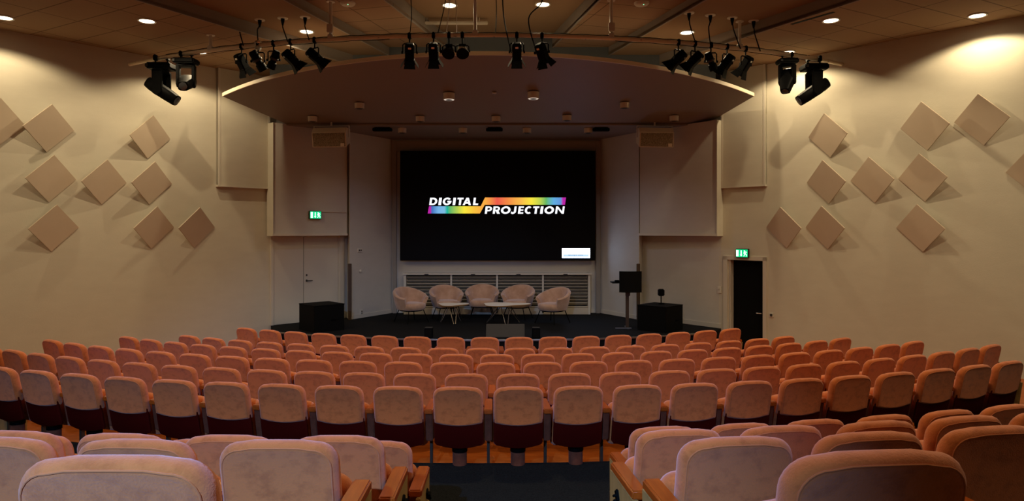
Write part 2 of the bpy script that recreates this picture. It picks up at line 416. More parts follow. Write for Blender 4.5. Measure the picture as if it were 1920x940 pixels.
for i, px in enumerate((754, 868, 988, 1103)):
    x = (px-960)/1280*15.75
    t = thing('surface_downlight', 'round white downlight on the stage ceiling, %s of four from the left' % ORD[i], 'ceiling light', (x, 15.75, CAMZ+2.36-.115), 0, 'downlights on the stage ceiling')
    put('housing', can_me, t); put('lens', can_off, t); put('baffle', can_in, t)
for i, (px, hw) in enumerate(((717, .22), (927, .19), (1127, .19))):
    d = 15.65; bm = bmesh.new(); add_box(bm, (0, 0, 0), (hw*2, .12, .07), .01)
    add_box(bm, (0, 0, .035), (hw*1.6, .08, .03), .005)
    tag(obj('air_slot', bm, M['black'], None, loc=((px-960)/1280*d, d, CAMZ+2.36-.055)), 'black slot fitting on the stage ceiling, %s of three from the left' % ORD[i], 'vent', 'black slots on the stage ceiling')
d = 4.895/((432-173)/1280+.162)
bm = bmesh.new(); add_box(bm, (0, 0, .0), (.09, .09, .02), .006); add_box(bm, (0, 0, -.012), (.05, .05, .012), .004)
tag(obj('sensor_plate', bm, M['whitepaint'], None, loc=((927-960)/1280*d, d, canz(d)-.012)), 'small square sensor plate in the middle of the canopy', 'sensor')

# ------------------------------------------------------------------ recessed downlights
bm = bmesh.new(); add_lathe(bm, [(.10, .0), (.135, -.012), (.142, -.006), (.142, .012), (.10, .012)], 32); dl_ring = mesh(bm, M['whitepaint'], 30)
bm = bmesh.new(); add_lathe(bm, [(.112, -.004), (.112, .006)], 32); dl_disc = mesh(bm, M['glow'])
def downlight(x, y, z, label, grp, pw=1.0):
    t = thing('recessed_downlight', label, 'ceiling light', (x, y, z-.012), 0, grp)
    put('trim_ring', dl_ring, t); put('lamp_disc', dl_disc, t)
    spot('downlight_lamp', (0, 0, -.03), DOWN_W*pw, WARM, 148, .3, .025, t)
G1 = 'recessed downlights in view'
for x, y, z, lb, pw in ((-8.19, 11.01, Z_OUT, 'lit recessed downlight at the far left, above the diamond panels', 1), (-5.98, 11.18, Z_OUT, 'lit recessed downlight in the left tiled ceiling, nearer the camera', 1),
                    (-6.01, 13.14, Z_OUT, 'lit recessed downlight behind the left end of the lighting pipe', 1.1), (-3.75, 12.46, Z_PLAIN, 'lit recessed downlight behind the left group of four cables', 1),
                    (-1.12, 12.25, Z_MID, 'lit recessed downlight in the middle bay, left of the pair', 1), (.55, 12.2, Z_MID, 'lit recessed downlight in the middle bay, right of the pair', 1),
                    (3.21, 12.52, Z_PLAIN, 'lit recessed downlight behind the right group of four cables', 1), (5.21, 11.15, Z_OUT, 'lit recessed downlight in the right tiled ceiling beside the shadow gap strip', 1),
                    (7.43, 10.9, Z_OUT, 'lit recessed downlight at the far right, near the wall', 1.05), (5.31, 13.14, Z_OUT, 'lit recessed downlight behind the right end of the lighting pipe', 1.1)):
    downlight(x, y, z, lb, G1, pw)
G2 = 'recessed downlights over the seating'
for y in (8.0, 4.4, .8):
    for x, z in ((-7.6, Z_OUT), (-5.0 if y > 6 else -5.6, Z_PLAIN), (-.3, Z_MID), (4.6 if y > 6 else 5.2, Z_PLAIN), (7.2, Z_OUT)):
        if z == Z_OUT and y < 8: z = Z_PLAIN if abs(x) < abs(LX(*L1, y)) else Z_OUT
        if z == Z_PLAIN and abs(x) > abs(LX(*(L1 if x < 0 else R1), y)): z = Z_OUT
        downlight(x, y, z, 'recessed downlight in the ceiling above the seating, behind the camera frame', G2, (1.35 if y > 6 else 1.2 if y > 2 else .5) if abs(x) < 6 else .35)

# unseen cool lamp added behind the camera to tint the seat backs
t = thing('added_cool_spot', 'unseen cool lamp added behind the camera, with a beam flap', 'spotlight', (-1.6, -2.9, 5.2))
bm = bmesh.new(); add_tube(bm, [(0, -.3, .2), (0, -.12, .2), (0, -.10, .1)], .015); obj('bracket', bm, M['black'], t)
AIMR = (.0, 1, -.60)
rot = Vector(AIMR).to_track_quat('-Z', 'Y').to_matrix().to_4x4()
bm = bmesh.new(); add_lathe(bm, [(.05, .20), (.085, .16), (.09, .02), (.08, .02)], 20, rot); obj('housing', bm, M['black'], t, 30)
bm = bmesh.new(); add_box(bm, (0, .28, -.126), (.60, .36, .004), 0, Matrix.Rotation(-.314, 4, 'X')); obj('barn_door', bm, M['black'], t)  # flap added to keep the cool beam off the side walls
spot('added_cool_lamp', (0, 0, -.035), REAR_W, (.22, .48, 1.0), 51, .55, .03, t, AIMR)

# ------------------------------------------------------------------ theatre seats
HW = .2275
def outline(hw, z0, z1, rt, rb, n=7, bow=.022):
    pts = []
    def corner(cx, cz, r, a0):
        for k in range(n): a = a0 + PI/2*k/(n-1); pts.append((cx+r*math.cos(a), cz+r*math.sin(a)))
    corner(hw-rt, z1-rt, rt, 0); 
    for k in range(1, 6): x = (hw-rt)*(1-2*k/6); pts.append((x, z1 + .010*(1-(x/hw)**2)))
    corner(-hw+rt, z1-rt, rt, PI/2); corner(-hw+rb, z0+rb, rb, PI)
    for k in range(1, 6): x = -(hw-rb)*(1-2*k/6); pts.append((x, z0 - bow*(1-(x/(hw-rb))**2)))
    corner(hw-rb, z0+rb, rb, 1.5*PI)
    return pts
LEAN = .215
def lean(x, y, z, k=.32): return (x, y - (z-.32)*LEAN - .18 + k*x*x, z)
ZT = .87
def back_bm():
    bm = bmesh.new(); loops = []
    for ins, y in ((.034, .003), (.026, .0005), (.020, .003), (.010, .010), (.002, .028), (0, .045), (.004, .064), (.018, .082), (.036, .09)):
        o = outline(HW-ins, .525+ins*.7, ZT-ins, max(.085-ins*.6, .02), .018)
        loops.append([lean(x, y, z) for x, z in o])
    add_hull(bm, loops); return bm
def piping_bm():
    bm = bmesh.new(); o = outline(HW-.022, .53, ZT-.022, .072, .018)
    n = 7+5+7
    o = o[:n]; pts = [lean(HW-.022, .001, .54)] + [lean(x, .001, z) for x, z in o] + [lean(-HW+.022, .001, .54)]
    add_tube(bm, pts, .0028, 6); return bm
def shell_bm():
    bm = bmesh.new(); loops = []
    for ins, y in ((.006, .012), (0, .016), (0, .035), (.01, .042)):
        o = outline(HW-.003-ins, .315+ins, .575-ins, .012, .04, bow=.028)
        loops.append([lean(x, y, z) for x, z in o])
    add_hull(bm, loops); return bm
def cushion_bm():
    bm = bmesh.new(); loops = []
    for ins, y in ((.05, .0), (.02, .012), (.004, .035), (0, .06), (.006, .09), (.03, .11)):
        o = outline(.232-ins, .26+ins*.6, .665-ins, max(.075-ins*.4, .03), .05, bow=.0)
        loops.append([(x, y - .03 + (z-.26)*-.10, z) for x, z in o])
    add_hull(bm, loops); return bm
def arm_bm(w=.076):
    bm = bmesh.new(); add_box(bm, (0, 0, .632), (w, .42, .044), .008, seg=3); return bm
def side_bm():
    bm = bmesh.new(); t = bmesh.new()
    sec = [(-.165, .61), (.22, .61), (.20, .34), (-.11, .34)]
    add_hull(t, [[(x, y, z) for y, z in sec] for x in (-.032, .032)]); bmesh.ops.recalc_face_normals(t, faces=t.faces)
    bevel(t, t.edges[:], .008); merge(bm, t); return bm
def leg_bm():
    bm = bmesh.new(); add_box(bm, (0, .04, .175), (.026, .05, .35), .004); add_box(bm, (0, .06, .012), (.055, .24, .024), .006); return bm
def ped_bm():
    bm = bmesh.new(); add_lathe(bm, [(.066, 0), (.066, .225), (.062, .235), (.058, .235), (.056, .228), (.0555, .215)], 24); return bm
def pedtop_bm():
    bm = bmesh.new(); add_lathe(bm, [(.056, .236), (.072, .238), (.072, .268), (.05, .274)], 24); return bm
def end_bm():
    bm = bmesh.new(); t = bmesh.new()
    sec = [(-.16, .612), (.30, .612), (.28, .05), (-.08, .05)]
    add_hull(t, [[(x, y, z) for y, z in sec] for x in (-.014, .014)]); bevel(t, t.edges[:], .006); merge(bm, t); return bm
def hook_bm():
    bm = bmesh.new(); r = Matrix.Rotation(.5, 4, 'X')
    add_box(bm, (0, 0, 0), (.014, .045, .06), .005, r); add_box(bm, (.012, 0, .0), (.02, .03, .012), .003, r); add_box(bm, (.012, .01, -.03), (.022, .014, .03), .004, r); return bm
SEAT = dict(backrest=mesh(back_bm(), M['velvet'], 50), piping=mesh(piping_bm(), M['piping'], True), back_shell=mesh(shell_bm(), M['burgundy'], 50),
            seat_cushion=mesh(cushion_bm(), M['velvet'], 50), armrest=mesh(arm_bm(), M['wood'], 40), side_panel=mesh(side_bm(), M['velvet_dark'], 40),
            leg=mesh(leg_bm(), M['brownpost']), pedestal=mesh(ped_bm(), M['velvet_dark'], 40), pedestal_cap=mesh(pedtop_bm(), M['black'], 40),
            end_panel=mesh(end_bm(), M['cream']), number_hook=mesh(hook_bm(), M['black']))
def seat(loc, rz, label, group, right=False, endl=False, endr=False, ay=.02):
    t = thing('theatre_seat', label, 'seat', loc, rz, group)
    b = put('backrest', SEAT['backrest'], t); put('piping', SEAT['piping'], b)
    put('back_shell', SEAT['back_shell'], t)
    put('seat_cushion', SEAT['seat_cushion'], t)
    p = put('pedestal', SEAT['pedestal'], t, (0, -.06, 0)); put('pedestal_cap', SEAT['pedestal_cap'], p)
    for s, on, end in ((-1, True, endl), (1, right, endr)):
        if not on: continue
        x = s*PITCH/2
        put('armrest', SEAT['armrest'], t, (x, ay, 0))
        if end:
            e = put('end_panel', SEAT['end_panel'], t, (x+s*.020, ay-.07, 0)); h = put('number_hook', SEAT['number_hook'], e, (s*.02, .13, .53), (0, 0, 0 if s > 0 else PI))
        put('side_panel', SEAT['side_panel'], t, (x - (s*.012 if end else 0), min(0, ay+.02), 0)); put('leg', SEAT['leg'], t, (x, 0, 0))
    return t

ROWTXT = {'A': 'row nearest the stage', 'B': 'second row from the stage', 'C': 'third row from the stage', 'D': 'fourth row from the stage',
          'E': 'fifth row from the stage', 'F': 'sixth row from the stage'}
for r, (R, z, ph, n) in ROWS.items():
    k0, k1 = 0, n-1
    if r == 'F': k0 = -1
    if r == 'E': k0 = -1; 
    zz = CAMZ - z - CH
    for k in range(k0, k1+1):
        a = (k-ph)*PITCH/R; rr = R - .30
        lab = 'salmon velvet theatre seat, %s from the left in the %s' % (ORD[k-k0], ROWTXT[r])
        seat((AX+rr*math.sin(a), CY-rr*math.cos(a), zz), a, lab, 'seats in the ' + ROWTXT[r], right=(k == k1), endl=(k == k0), endr=(k == k1))

BC = (-.9, 20.27)
BACK = [('J', -1, 190, 1.518, 1), ('J', 1, 1673, 1.554, 1), ('I', -1, 512, 2.528, 3), ('I', 1, 1394, 2.566, 3),
        ('H', -1, 629, 3.315, 4), ('H', 1, 1283, 3.42, 5), ('G', -1, 700, 4.15, 5), ('G', 1, 1250, 4.46, 6)]
BTXT = {'G': 'first terrace row', 'H': 'second terrace row', 'I': 'third terrace row', 'J': 'rearmost row'}
for r, s, px, d, n in BACK:
    X = (px-960)/1280*d; dx, dy = X-BC[0], d-BC[1]; R = math.hypot(dx, dy); a0 = math.atan2(dx, -dy)
    for k in range(n):
        a = a0 + s*k*PITCH/R; rr = R-.30
        side = 'left' if s < 0 else 'right'
        lab = 'salmon velvet theatre seat, %s from the aisle in the %s, %s block' % (ORD[k], BTXT[r], side)
        if r == 'J': lab = 'salmon velvet theatre seat nearest the camera, %s of the aisle' % side
        seat((BC[0]+rr*math.sin(a), BC[1]-rr*math.cos(a), FZ[r]+(.015 if r == 'G' else 0)), a, lab, 'seats in the %s, %s block' % (BTXT[r], side),
             right=(s < 0 and k == 0) or (s > 0 and k == n-1), endl=(s > 0 and k == 0), endr=(s < 0 and k == 0), ay=-.25)

# ------------------------------------------------------------------ diamond panels
bm = bmesh.new(); add_box(bm, (0, 0, 0), (.61, .022, .61), .003); dm_board = mesh(bm, M['tilepanel'])
bm = bmesh.new(); add_box(bm, (0, .072, 0), (.05, .13, .05), .004); add_box(bm, (0, .005, 0), (.16, .01, .16), .003); dm_br = mesh(bm, M['brownpost'])
def diamond(p, q, px, py, side, label):
    p, q = V2(p), V2(q); u = (px-960)/1280
    # where the sight line meets the wall plane
    dx, dy = q.x-p.x, q.y-p.y
    d = (p.x*dy - p.y*dx)/(u*dy - dx)
    n = Vector((dy, -dx)).normalized()
    base = Vector((u*d, d, CAMZ + (432-py)/1280*d))
    N = Vector((n.x, n.y, 0)); T = Vector((dx, dy, 0)).normalized() * (1 if side < 0 else -1)   # T points towards the stage
    off = .128
    t = thing('diamond_panel', label, 'acoustic panel', base + N*off, 0, 'diamond panels on the %s wall' % ('left' if side < 0 else 'right'))
    # panel axes: e1 along lower-stage edge direction, e2 from that edge to the opposite one
    Z = Vector((0, 0, 1))
    e1 = (T + Z).normalized()                # direction of the lower stage-side edge
    e2 = (-T + Z).normalized()               # away from it, up and towards the camera
    tilt = math.radians(21.0)
    e2t = e2*math.cos(tilt) + N*math.sin(tilt)
    nn = e1.cross(e2t).normalized()
    if nn.dot(N) < 0: nn = -nn
    # box local x = e1, y = normal, z = e2
    mx = Matrix((e1, -nn, e2t)).transposed()
    if mx.determinant() < 0: mx = Matrix((-e1, -nn, e2t)).transposed()
    b = put('board', dm_board, t); b.rotation_euler = mx.to_euler()
    br = put('bracket', dm_br, t, -N*off)
    br.rotation_euler = (0, 0, math.atan2(N.y, N.x) - PI/2)
    br.scale = (1, .85, 1)
RN = ['top', 'middle', 'bottom']
LD_ = [(-8, 232, 'at the frame edge, top row'), (88, 242, 'top row, left one'), (277, 258, 'top row, right one, under the bright scallop'),
       (92, 336, 'middle row, left one'), (191, 342, 'middle row, centre one'), (280, 344, 'middle row, right one'),
       (97, 428, 'bottom row, left one'), (284, 427, 'bottom row, centre one'), (364, 427, 'bottom row, right one, nearest the stage')]
for px, py, lb in LD_: diamond(LF, LK, px, py, -1, 'sand diamond panel on the left wall, ' + lb)
RD_ = [(1557, 255, 'top row, one nearest the stage'), (1738, 238, 'top row, centre one'), (1844, 226, 'top row, right one'),
       (1554, 342, 'middle row, one nearest the stage'), (1640, 338, 'middle row, second from the stage'), (1734, 334, 'middle row, third from the stage'),
       (1475, 427, 'bottom row, one nearest the stage'), (1552, 427, 'bottom row, second from the stage'), (1730, 428, 'bottom row, third from the stage'),
       (1946, 322, 'at the frame edge, middle row')]
for px, py, lb in RD_: diamond(RK, RF, px, py, 1, 'sand diamond panel on the right wall, ' + lb)

# ------------------------------------------------------------------ screen
def SX(px, d=17.5): return (px-960)/1280*d
def SZ(py, d=17.5): return CAMZ + (432-py)/1280*d
YS = 17.50
t = thing('display_screen', 'huge black display screen with a rainbow wordmark above the louvred cabinet', 'screen', (SX(933), YS, SZ(489)))
O = Vector(t.location)
def loc(px, py, y=0): return (SX(px)-O.x, y, SZ(py)-O.z)
wv, hv = SX(1116)-SX(750), SZ(283)-SZ(489)
bm = bmesh.new(); add_box(bm, (0, .05, hv/2), (wv, .10, hv), .006); obj('housing', bm, M['blackmatte'], t)
bm = bmesh.new(); add_box(bm, (0, .17, hv/2), (2.6, .16, .5), .004); obj('wall_mount', bm, M['black'], t)
bm = bmesh.new(); add_box(bm, (0, -.004, hv/2), (wv-.06, .008, hv-.06), .001); obj('panel', bm, M['screenblack'], t)
def poly(bm, pts, y0, y1):
    lo = [(SX(x)-O.x, y0, SZ(y)-O.z) for x, y in pts]; hi = [(SX(x)-O.x, y1, SZ(y)-O.z) for x, y in pts]
    add_hull(bm, [lo, hi])
mg, bl, te, gr, ye, og, rd = (.50, .02, .38), (.09, .30, .75), (.0, .45, .33), (.13, .48, .13), (.95, .80, .05), (.95, .42, .06), (.85, .10, .07)
m1 = rainbow('spectrum lower', [(0, mg), (.055, mg), (.075, (.05, .15, .5)), (.2, (.18, .45, .8)), (.31, (.2, .5, .75)), (.36, te), (.42, gr), (.55, (.45, .62, .08)), (.68, ye), (.85, (.95, .55, .05)), (1, og)], SX(802)-O.x, SX(903)-O.x)
m2 = rainbow('spectrum upper', [(0, og), (.06, og), (.2, rd), (.32, (.9, .25, .06)), (.48, (.95, .5, .07)), (.60, ye), (.70, (.5, .65, .08)), (.77, gr), (.86, (.12, .42, .75)), (.94, (.12, .3, .7)), (.965, mg), (1, mg)], SX(900)-O.x, SX(1061)-O.x)
bm = bmesh.new(); poly(bm, [(804.5, 387), (901.3, 387), (903.8, 392.6), (899.8, 400.6), (802, 400.6)], -.012, -.008); bm.free()
bm = bmesh.new(); poly(bm, [(804.5, 387), (901.3, 387), (906.0, 377.5), (909.0, 384.2), (899.8, 400.6), (802, 400.6)], -.012, -.0085); obj('lower_colour_bar', bm, m1, t)
bm = bmesh.new(); poly(bm, [(905.5, 378.4), (909.5, 370.5), (1061.3, 370.5), (1059.3, 384.2), (909.0, 384.2), (906, 378.6)], -.0125, -.0085); obj('upper_colour_bar', bm, m2, t)

def text_mesh(s, w, h):
    c = bpy.data.curves.new('txt', 'FONT'); c.body = s; c.size = 1
    o = bpy.data.objects.new('txt', c); COL.objects.link(o)
    dg = bpy.context.evaluated_depsgraph_get(); me = bpy.data.meshes.new_from_object(o.evaluated_get(dg))
    bpy.data.objects.remove(o); bpy.data.curves.remove(c)
    xs = [v.co.x for v in me.vertices]; ys = [v.co.y for v in me.vertices]
    x0, x1, y0, y1 = min(xs), max(xs), min(ys), max(ys)
    for v in me.vertices:
        v.co = ((v.co.x-x0)/(x1-x0)*w, 0, (v.co.y-y0)/(y1-y0)*h)
    me.materials.clear(); return me
def glyph(ch, w):
    """bold geometric capital on a unit cap height, width w: list of polygons"""
    k, b = .29, .225                              # stem and bar weight
    R = lambda x0, y0, x1, y1: [(x0, y0), (x1, y0), (x1, y1), (x0, y1)]
    def ring(cx, cy, rx, ry, tx, ty, a0, a1, n=28):
        out = []
        for i in range(n):
            A, B = [math.radians(a0+(a1-a0)*q/n) for q in (i, i+1)]
            out.append([(cx+rx*math.cos(A), cy+ry*math.sin(A)), (cx+rx*math.cos(B), cy+ry*math.sin(B)),
                        (cx+(rx-tx)*math.cos(B), cy+(ry-ty)*math.sin(B)), (cx+(rx-tx)*math.cos(A), cy+(ry-ty)*math.sin(A))])
        return out
    if ch == 'I': return [R(0, 0, w, 1)]
    if ch == 'L': return [R(0, 0, k, 1), R(k, 0, w, b)]
    if ch == 'T': return [R(0, 1-b, w, 1), R(w/2-k/2, 0, w/2+k/2, 1-b)]
    if ch == 'E': return [R(0, 0, k, 1), R(k, 0, w, b*.85), R(k, .5-b*.4, w*.94, .5+b*.4), R(k, 1-b*.85, w, 1)]
    if ch == 'D': return [R(0, 0, k, 1), R(k, 1-b, w*.45, 1), R(k, 0, w*.45, b)] + ring(w*.45, .5, w*.55, .5, k, b, -90, 90)
    if ch == 'O': return ring(w/2, .5, w/2, .52, k*1.08, b*1.05, 0, 360, 48)
    if ch == 'C': return ring(w*.55, .5, w*.55, .52, k*1.05, b, 52, 308, 36)
    if ch == 'G': return ring(w*.50, .5, w*.50, .52, k*1.05, b, 38, 350, 40) + [R(w*.52, .36, w, .58)]
    if ch == 'A':
        return [[(0, 0), (k*1.02, 0), (w*.62, 1), (w*.36, 1)], [(w-k*1.02, 0), (w, 0), (w*.64, 1), (w*.38, 1)], R(w*.24, .18, w*.76, .40)]
    if ch == 'N': return [R(0, 0, k*.9, 1), R(w-k*.9, 0, w, 1), [(0, 1), (k, 1), (w, 0), (w-k, 0)]]
    if ch == 'P': return [R(0, 0, k, 1), R(k, 1-b*.9, w*.55, 1), R(k, .34, w*.55, .34+b*.8)] + ring(w*.55, .67, w*.45, .33, k*.95, b*.85, -90, 90)
    if ch == 'R': return [R(0, 0, k, 1), R(k, 1-b*.9, w*.52, 1), R(k, .36, w*.52, .36+b*.8), [(w*.36, .42), (w*.74, .42), (w, 0), (w*.60, 0)]] + ring(w*.52, .68, w*.40, .32, k*.9, b*.85, -90, 90)
    if ch == 'J': return [R(w-k, .34, w, 1)] + ring(w*.34, .36, w*.66, .40, k, b, -100, 0, 18) + [[(w*.0, .10), (w*.16, .30), (w*.34, .235), (w*.25, -.03)]]
def lettering(name, word, spans, ytop, ybot, y, shear):
    bm = bmesh.new(); H = SZ(ytop)-SZ(ybot); zb = SZ(ybot)-O.z
    for ch, (a, b) in zip(word, spans):
        x0 = SX(a)-O.x; w = (SX(b)-SX(a))/H
        for pg in glyph(ch, w):
            vs = [bm.verts.new((x0+(x+shear*z)*H, y, zb+z*H)) for x, z in pg]
            bm.faces.new(vs)
    bmesh.ops.recalc_face_normals(bm, faces=bm.faces)
    return obj(name, bm, M['logowhite'], t)
z5 = lambda a, b: (790+a/12.8, 790+b/12.8)
z6 = lambda a, b: (930+a/12.8, 930+b/12.8)
lettering('upper_word', 'DIGITAL', [z5(190, 372), z5(408, 474), z5(505, 712), z5(750, 812), z5(850, 995), z5(990, 1190), z5(1238, 1360)], 371, 384.8, -.0135, .13)
lettering('lower_word', 'PROJECTION', [z5(1522, 1682), z5(1712, 1886), z6(108, 338), z6(348, 474), z6(524, 650), z6(680, 850), z6(874, 1020), z6(1054, 1118), z6(1152, 1380), z6(1418, 1626)], 387.4, 401.1, -.0135, .13)
bm = bmesh.new(); poly(bm, [(1053.8, 466), (1106.3, 466), (1106.3, 483.8), (1053.8, 483.8)], -.012, -.008); bx = obj('status_box', bm, M['boxwhite'], t)
bm = bmesh.new(); poly(bm, [(1056, 477), (1104, 477), (1104, 481.8), (1056, 481.8)], -.014, -.0125); obj('status_bar', bm, M['boxblue'], bx)
me = text_mesh('Searching for source', SX(1093)-SX(1065), SZ(476.8)-SZ(480.6)); me.materials.append(M['boxtext']); put('status_text', me, bx, loc(1065, 480.4, -.016))

# screen recess frame
bm = bmesh.new(); add_box(bm, (SX(740, 17.7), 17.70, (SZ(262)+STAGE)/2), (.10, .08, SZ(262)-STAGE), .004); struct('trim_12', bm, M['step'])
bm = bmesh.new(); add_box(bm, (SX(1121, 17.7), 17.70, (SZ(262)+STAGE)/2), (.10, .08, SZ(262)-STAGE), .004); struct('trim_13', bm, M['step'])
bm = bmesh.new(); add_box(bm, (SX(930, 17.7), 17.71, SZ(272)), (5.3, .06, .27), .004); struct('trim_14', bm, M['step'])

# ------------------------------------------------------------------ louvred cabinet under the screen
YC = 17.42
x0, x1, zt, zb = SX(757, YC), SX(1107, YC), SZ(513, YC), STAGE
t = thing('louvred_cabinet', 'long beige louvred radiator cabinet below the screen', 'cabinet', ((x0+x1)/2, YC, STAGE))
W_, H_ = x1-x0, zt-zb
bm = bmesh.new(); add_box(bm, (0, .29, H_/2), (W_, .03, H_)); obj('back_panel', bm, M['darkgrey'], t)
bm = bmesh.new(); add_box(bm, (0, .13, H_-.02), (W_+.06, .34, .04), .006); obj('top_ledge', bm, M['trim'], t)
bm = bmesh.new(); add_box(bm, (0, .14, .09), (W_-.1, .28, .18), .004); add_box(bm, (0, .0, .20), (W_-.1, .03, .025), .003); obj('base_board', bm, M['slat'], t)
for s in (-1, 1):
    bm = bmesh.new(); add_box(bm, (s*(W_/2-.03), .14, H_/2-.02), (.06, .30, H_-.04), .004); obj('end_post', bm, M['trim'], t)
for px in (846, 932, 1018):
    bm = bmesh.new(); add_box(bm, (SX(px, YC)-(x0+x1)/2, .02, H_/2), (.045, .04, H_-.06), .004); obj('mullion', bm, M['trim'], t)
bays = [760, 846, 932, 1018, 1104]
for i in range(4):
    a, b = SX(bays[i], YC)-(x0+x1)/2, SX(bays[i+1], YC)-(x0+x1)/2
    bm = bmesh.new(); nsl = 9; zz0, zz1 = .23, H_-.075
    for k in range(nsl):
        z = zz0 + (zz1-zz0)*(k+.5)/nsl
        add_box(bm, ((a+b)/2, .075, z), (b-a-.05, .10, .014), .002, Matrix.Rotation(-.62, 4, 'X'))
    obj('louvre', bm, M['slat'], t)
for px in (800, 887, 972, 1060):
    bm = bmesh.new(); add_box(bm, (SX(px, YC)-(x0+x1)/2, -.045, H_-.02), (.11, .012, .018), .004); obj('vent_slot', bm, M['black'], t)

# ------------------------------------------------------------------ doors
def on_line(p, q, px):
    u = (px-960)/1280; dx, dy = q[0]-p[0], q[1]-p[1]
    d = (p[0]*dy - p[1]*dx)/(u*dy-dx); return Vector((u*d, d))
def slab(bm, a, b, n, t0, t1, z0, z1, bev=.003):
    add_prism(bm, [a+n*t0, b+n*t0, b+n*t1, a+n*t1], z0, z1, bev)
pL = on_line(LA, LB, 511); pM = on_line(LA, LB, 567.5); pR = on_line(LA, LB, 632); pE = on_line(LA, LB, 643)
d_ = (V2(LB)-V2(LA)).normalized(); nL = Vector((d_.y, -d_.x))
dz = CAMZ - .155
t = tag(bpy.data.objects.new('door_1', None), kind='structure'); COL.objects.link(t); t.location = (pM.x, pM.y, STAGE)
o2 = pM.copy()
for a, b in ((pL, pM - d_*.006), (pM + d_*.006, pR)):
    bm = bmesh.new(); slab(bm, a-o2, b-o2, nL, .002, .045, .005, dz-STAGE); obj('leaf', bm, M['trim'], t)
bm = bmesh.new(); slab(bm, pM-d_*.006-o2, pM+d_*.006-o2, nL, .001, .03, .005, dz-STAGE, 0); obj('gap_seal', bm, M['black'], t)
bm = bmesh.new(); slab(bm, pR-o2, pE-o2, nL, .002, .07, 0, dz-STAGE+.05); slab(bm, pR-o2+d_*.03, pE-o2-d_*.03, nL, .06, .09, 0, dz-STAGE+.05)
slab(bm, pL-d_*.06-o2, pL-o2, nL, .002, .06, 0, dz-STAGE+.05); slab(bm, pL-o2, pR-o2, nL, .002, .06, dz-STAGE, dz-STAGE+.05); obj('frame', bm, M['trim'], t)
hp = pM + d_*.075 + nL*.06 - o2
bm = bmesh.new(); hz = CAMZ-1.18-STAGE
add_tube(bm, [(hp.x, hp.y, hz), (hp.x+nL.x*.03, hp.y+nL.y*.03, hz), (hp.x+nL.x*.03+d_.x*.13, hp.y+nL.y*.03+d_.y*.13, hz)], .011)
add_box(bm, (hp.x-nL.x*.01, hp.y-nL.y*.01, hz), (.05, .05, .05), .012); add_box(bm, (hp.x-nL.x*.01, hp.y-nL.y*.01, hz+.13), (.045, .045, .045), .014); obj('door_handle', bm, M['darkgrey'], t)

q0, q1 = V2(RA), V2(RK); dr = (q1-q0).normalized(); nR = Vector((dr.y, -dr.x))
if nR.y > 0: nR = -nR
jl, jr = on_line(RA, RK, 1357), on_line(RA, RK, 1438)
t = tag(bpy.data.objects.new('door_2', None), kind='structure'); COL.objects.link(t); t.location = (jl.x, jl.y, 0); o2 = jl.copy()
zt = CAMZ - .60
bm = bmesh.new()
slab(bm, jl-o2, jl+dr*.10-o2, nR, -.02, .03, 0, zt+.04); slab(bm, jr-dr*.08-o2, jr-o2, nR, -.02, .03, 0, zt+.04); slab(bm, jl-o2, jr-o2, nR, -.02, .03, zt-.04, zt+.05)
slab(bm, jl+dr*.10-o2, jl+dr*.125-o2, nR, -.20, .0, 0, zt-.03); slab(bm, jl+dr*.135-o2, jl+dr*.16-o2, nR, -.14, .0, 0, zt-.03); obj('frame', bm, M['trim'], t)
bm = bmesh.new(); slab(bm, jl+dr*.04-o2, jr-dr*.02-o2, nR, -.19, -.13, 0, zt); obj('leaf', bm, M['blackmatte'], t)
hp = jr - dr*.16 - o2
bm = bmesh.new(); add_tube(bm, [(hp.x-nR.x*.13, hp.y-nR.y*.13, CAMZ-1.75), (hp.x-nR.x*.08, hp.y-nR.y*.08, CAMZ-1.75), (hp.x-nR.x*.08-dr.x*.12, hp.y-nR.y*.08-dr.y*.12, CAMZ-1.75)], .011); obj('door_handle', bm, M['chrome'], t)
bm = bmesh.new(); slab(bm, V2(RA)-dr*.05, jl+dr*.02, nR, -.12, -.001, -.05, 2.03, 0); struct('wall_right_jamb', bm, M['wall'])
bm = bmesh.new(); slab(bm, jr-dr*.02, V2(RK)+dr*.06, nR, -.12, -.001, -.05, 2.03, 0); struct('wall_right_jamb_far', bm, M['wall'])

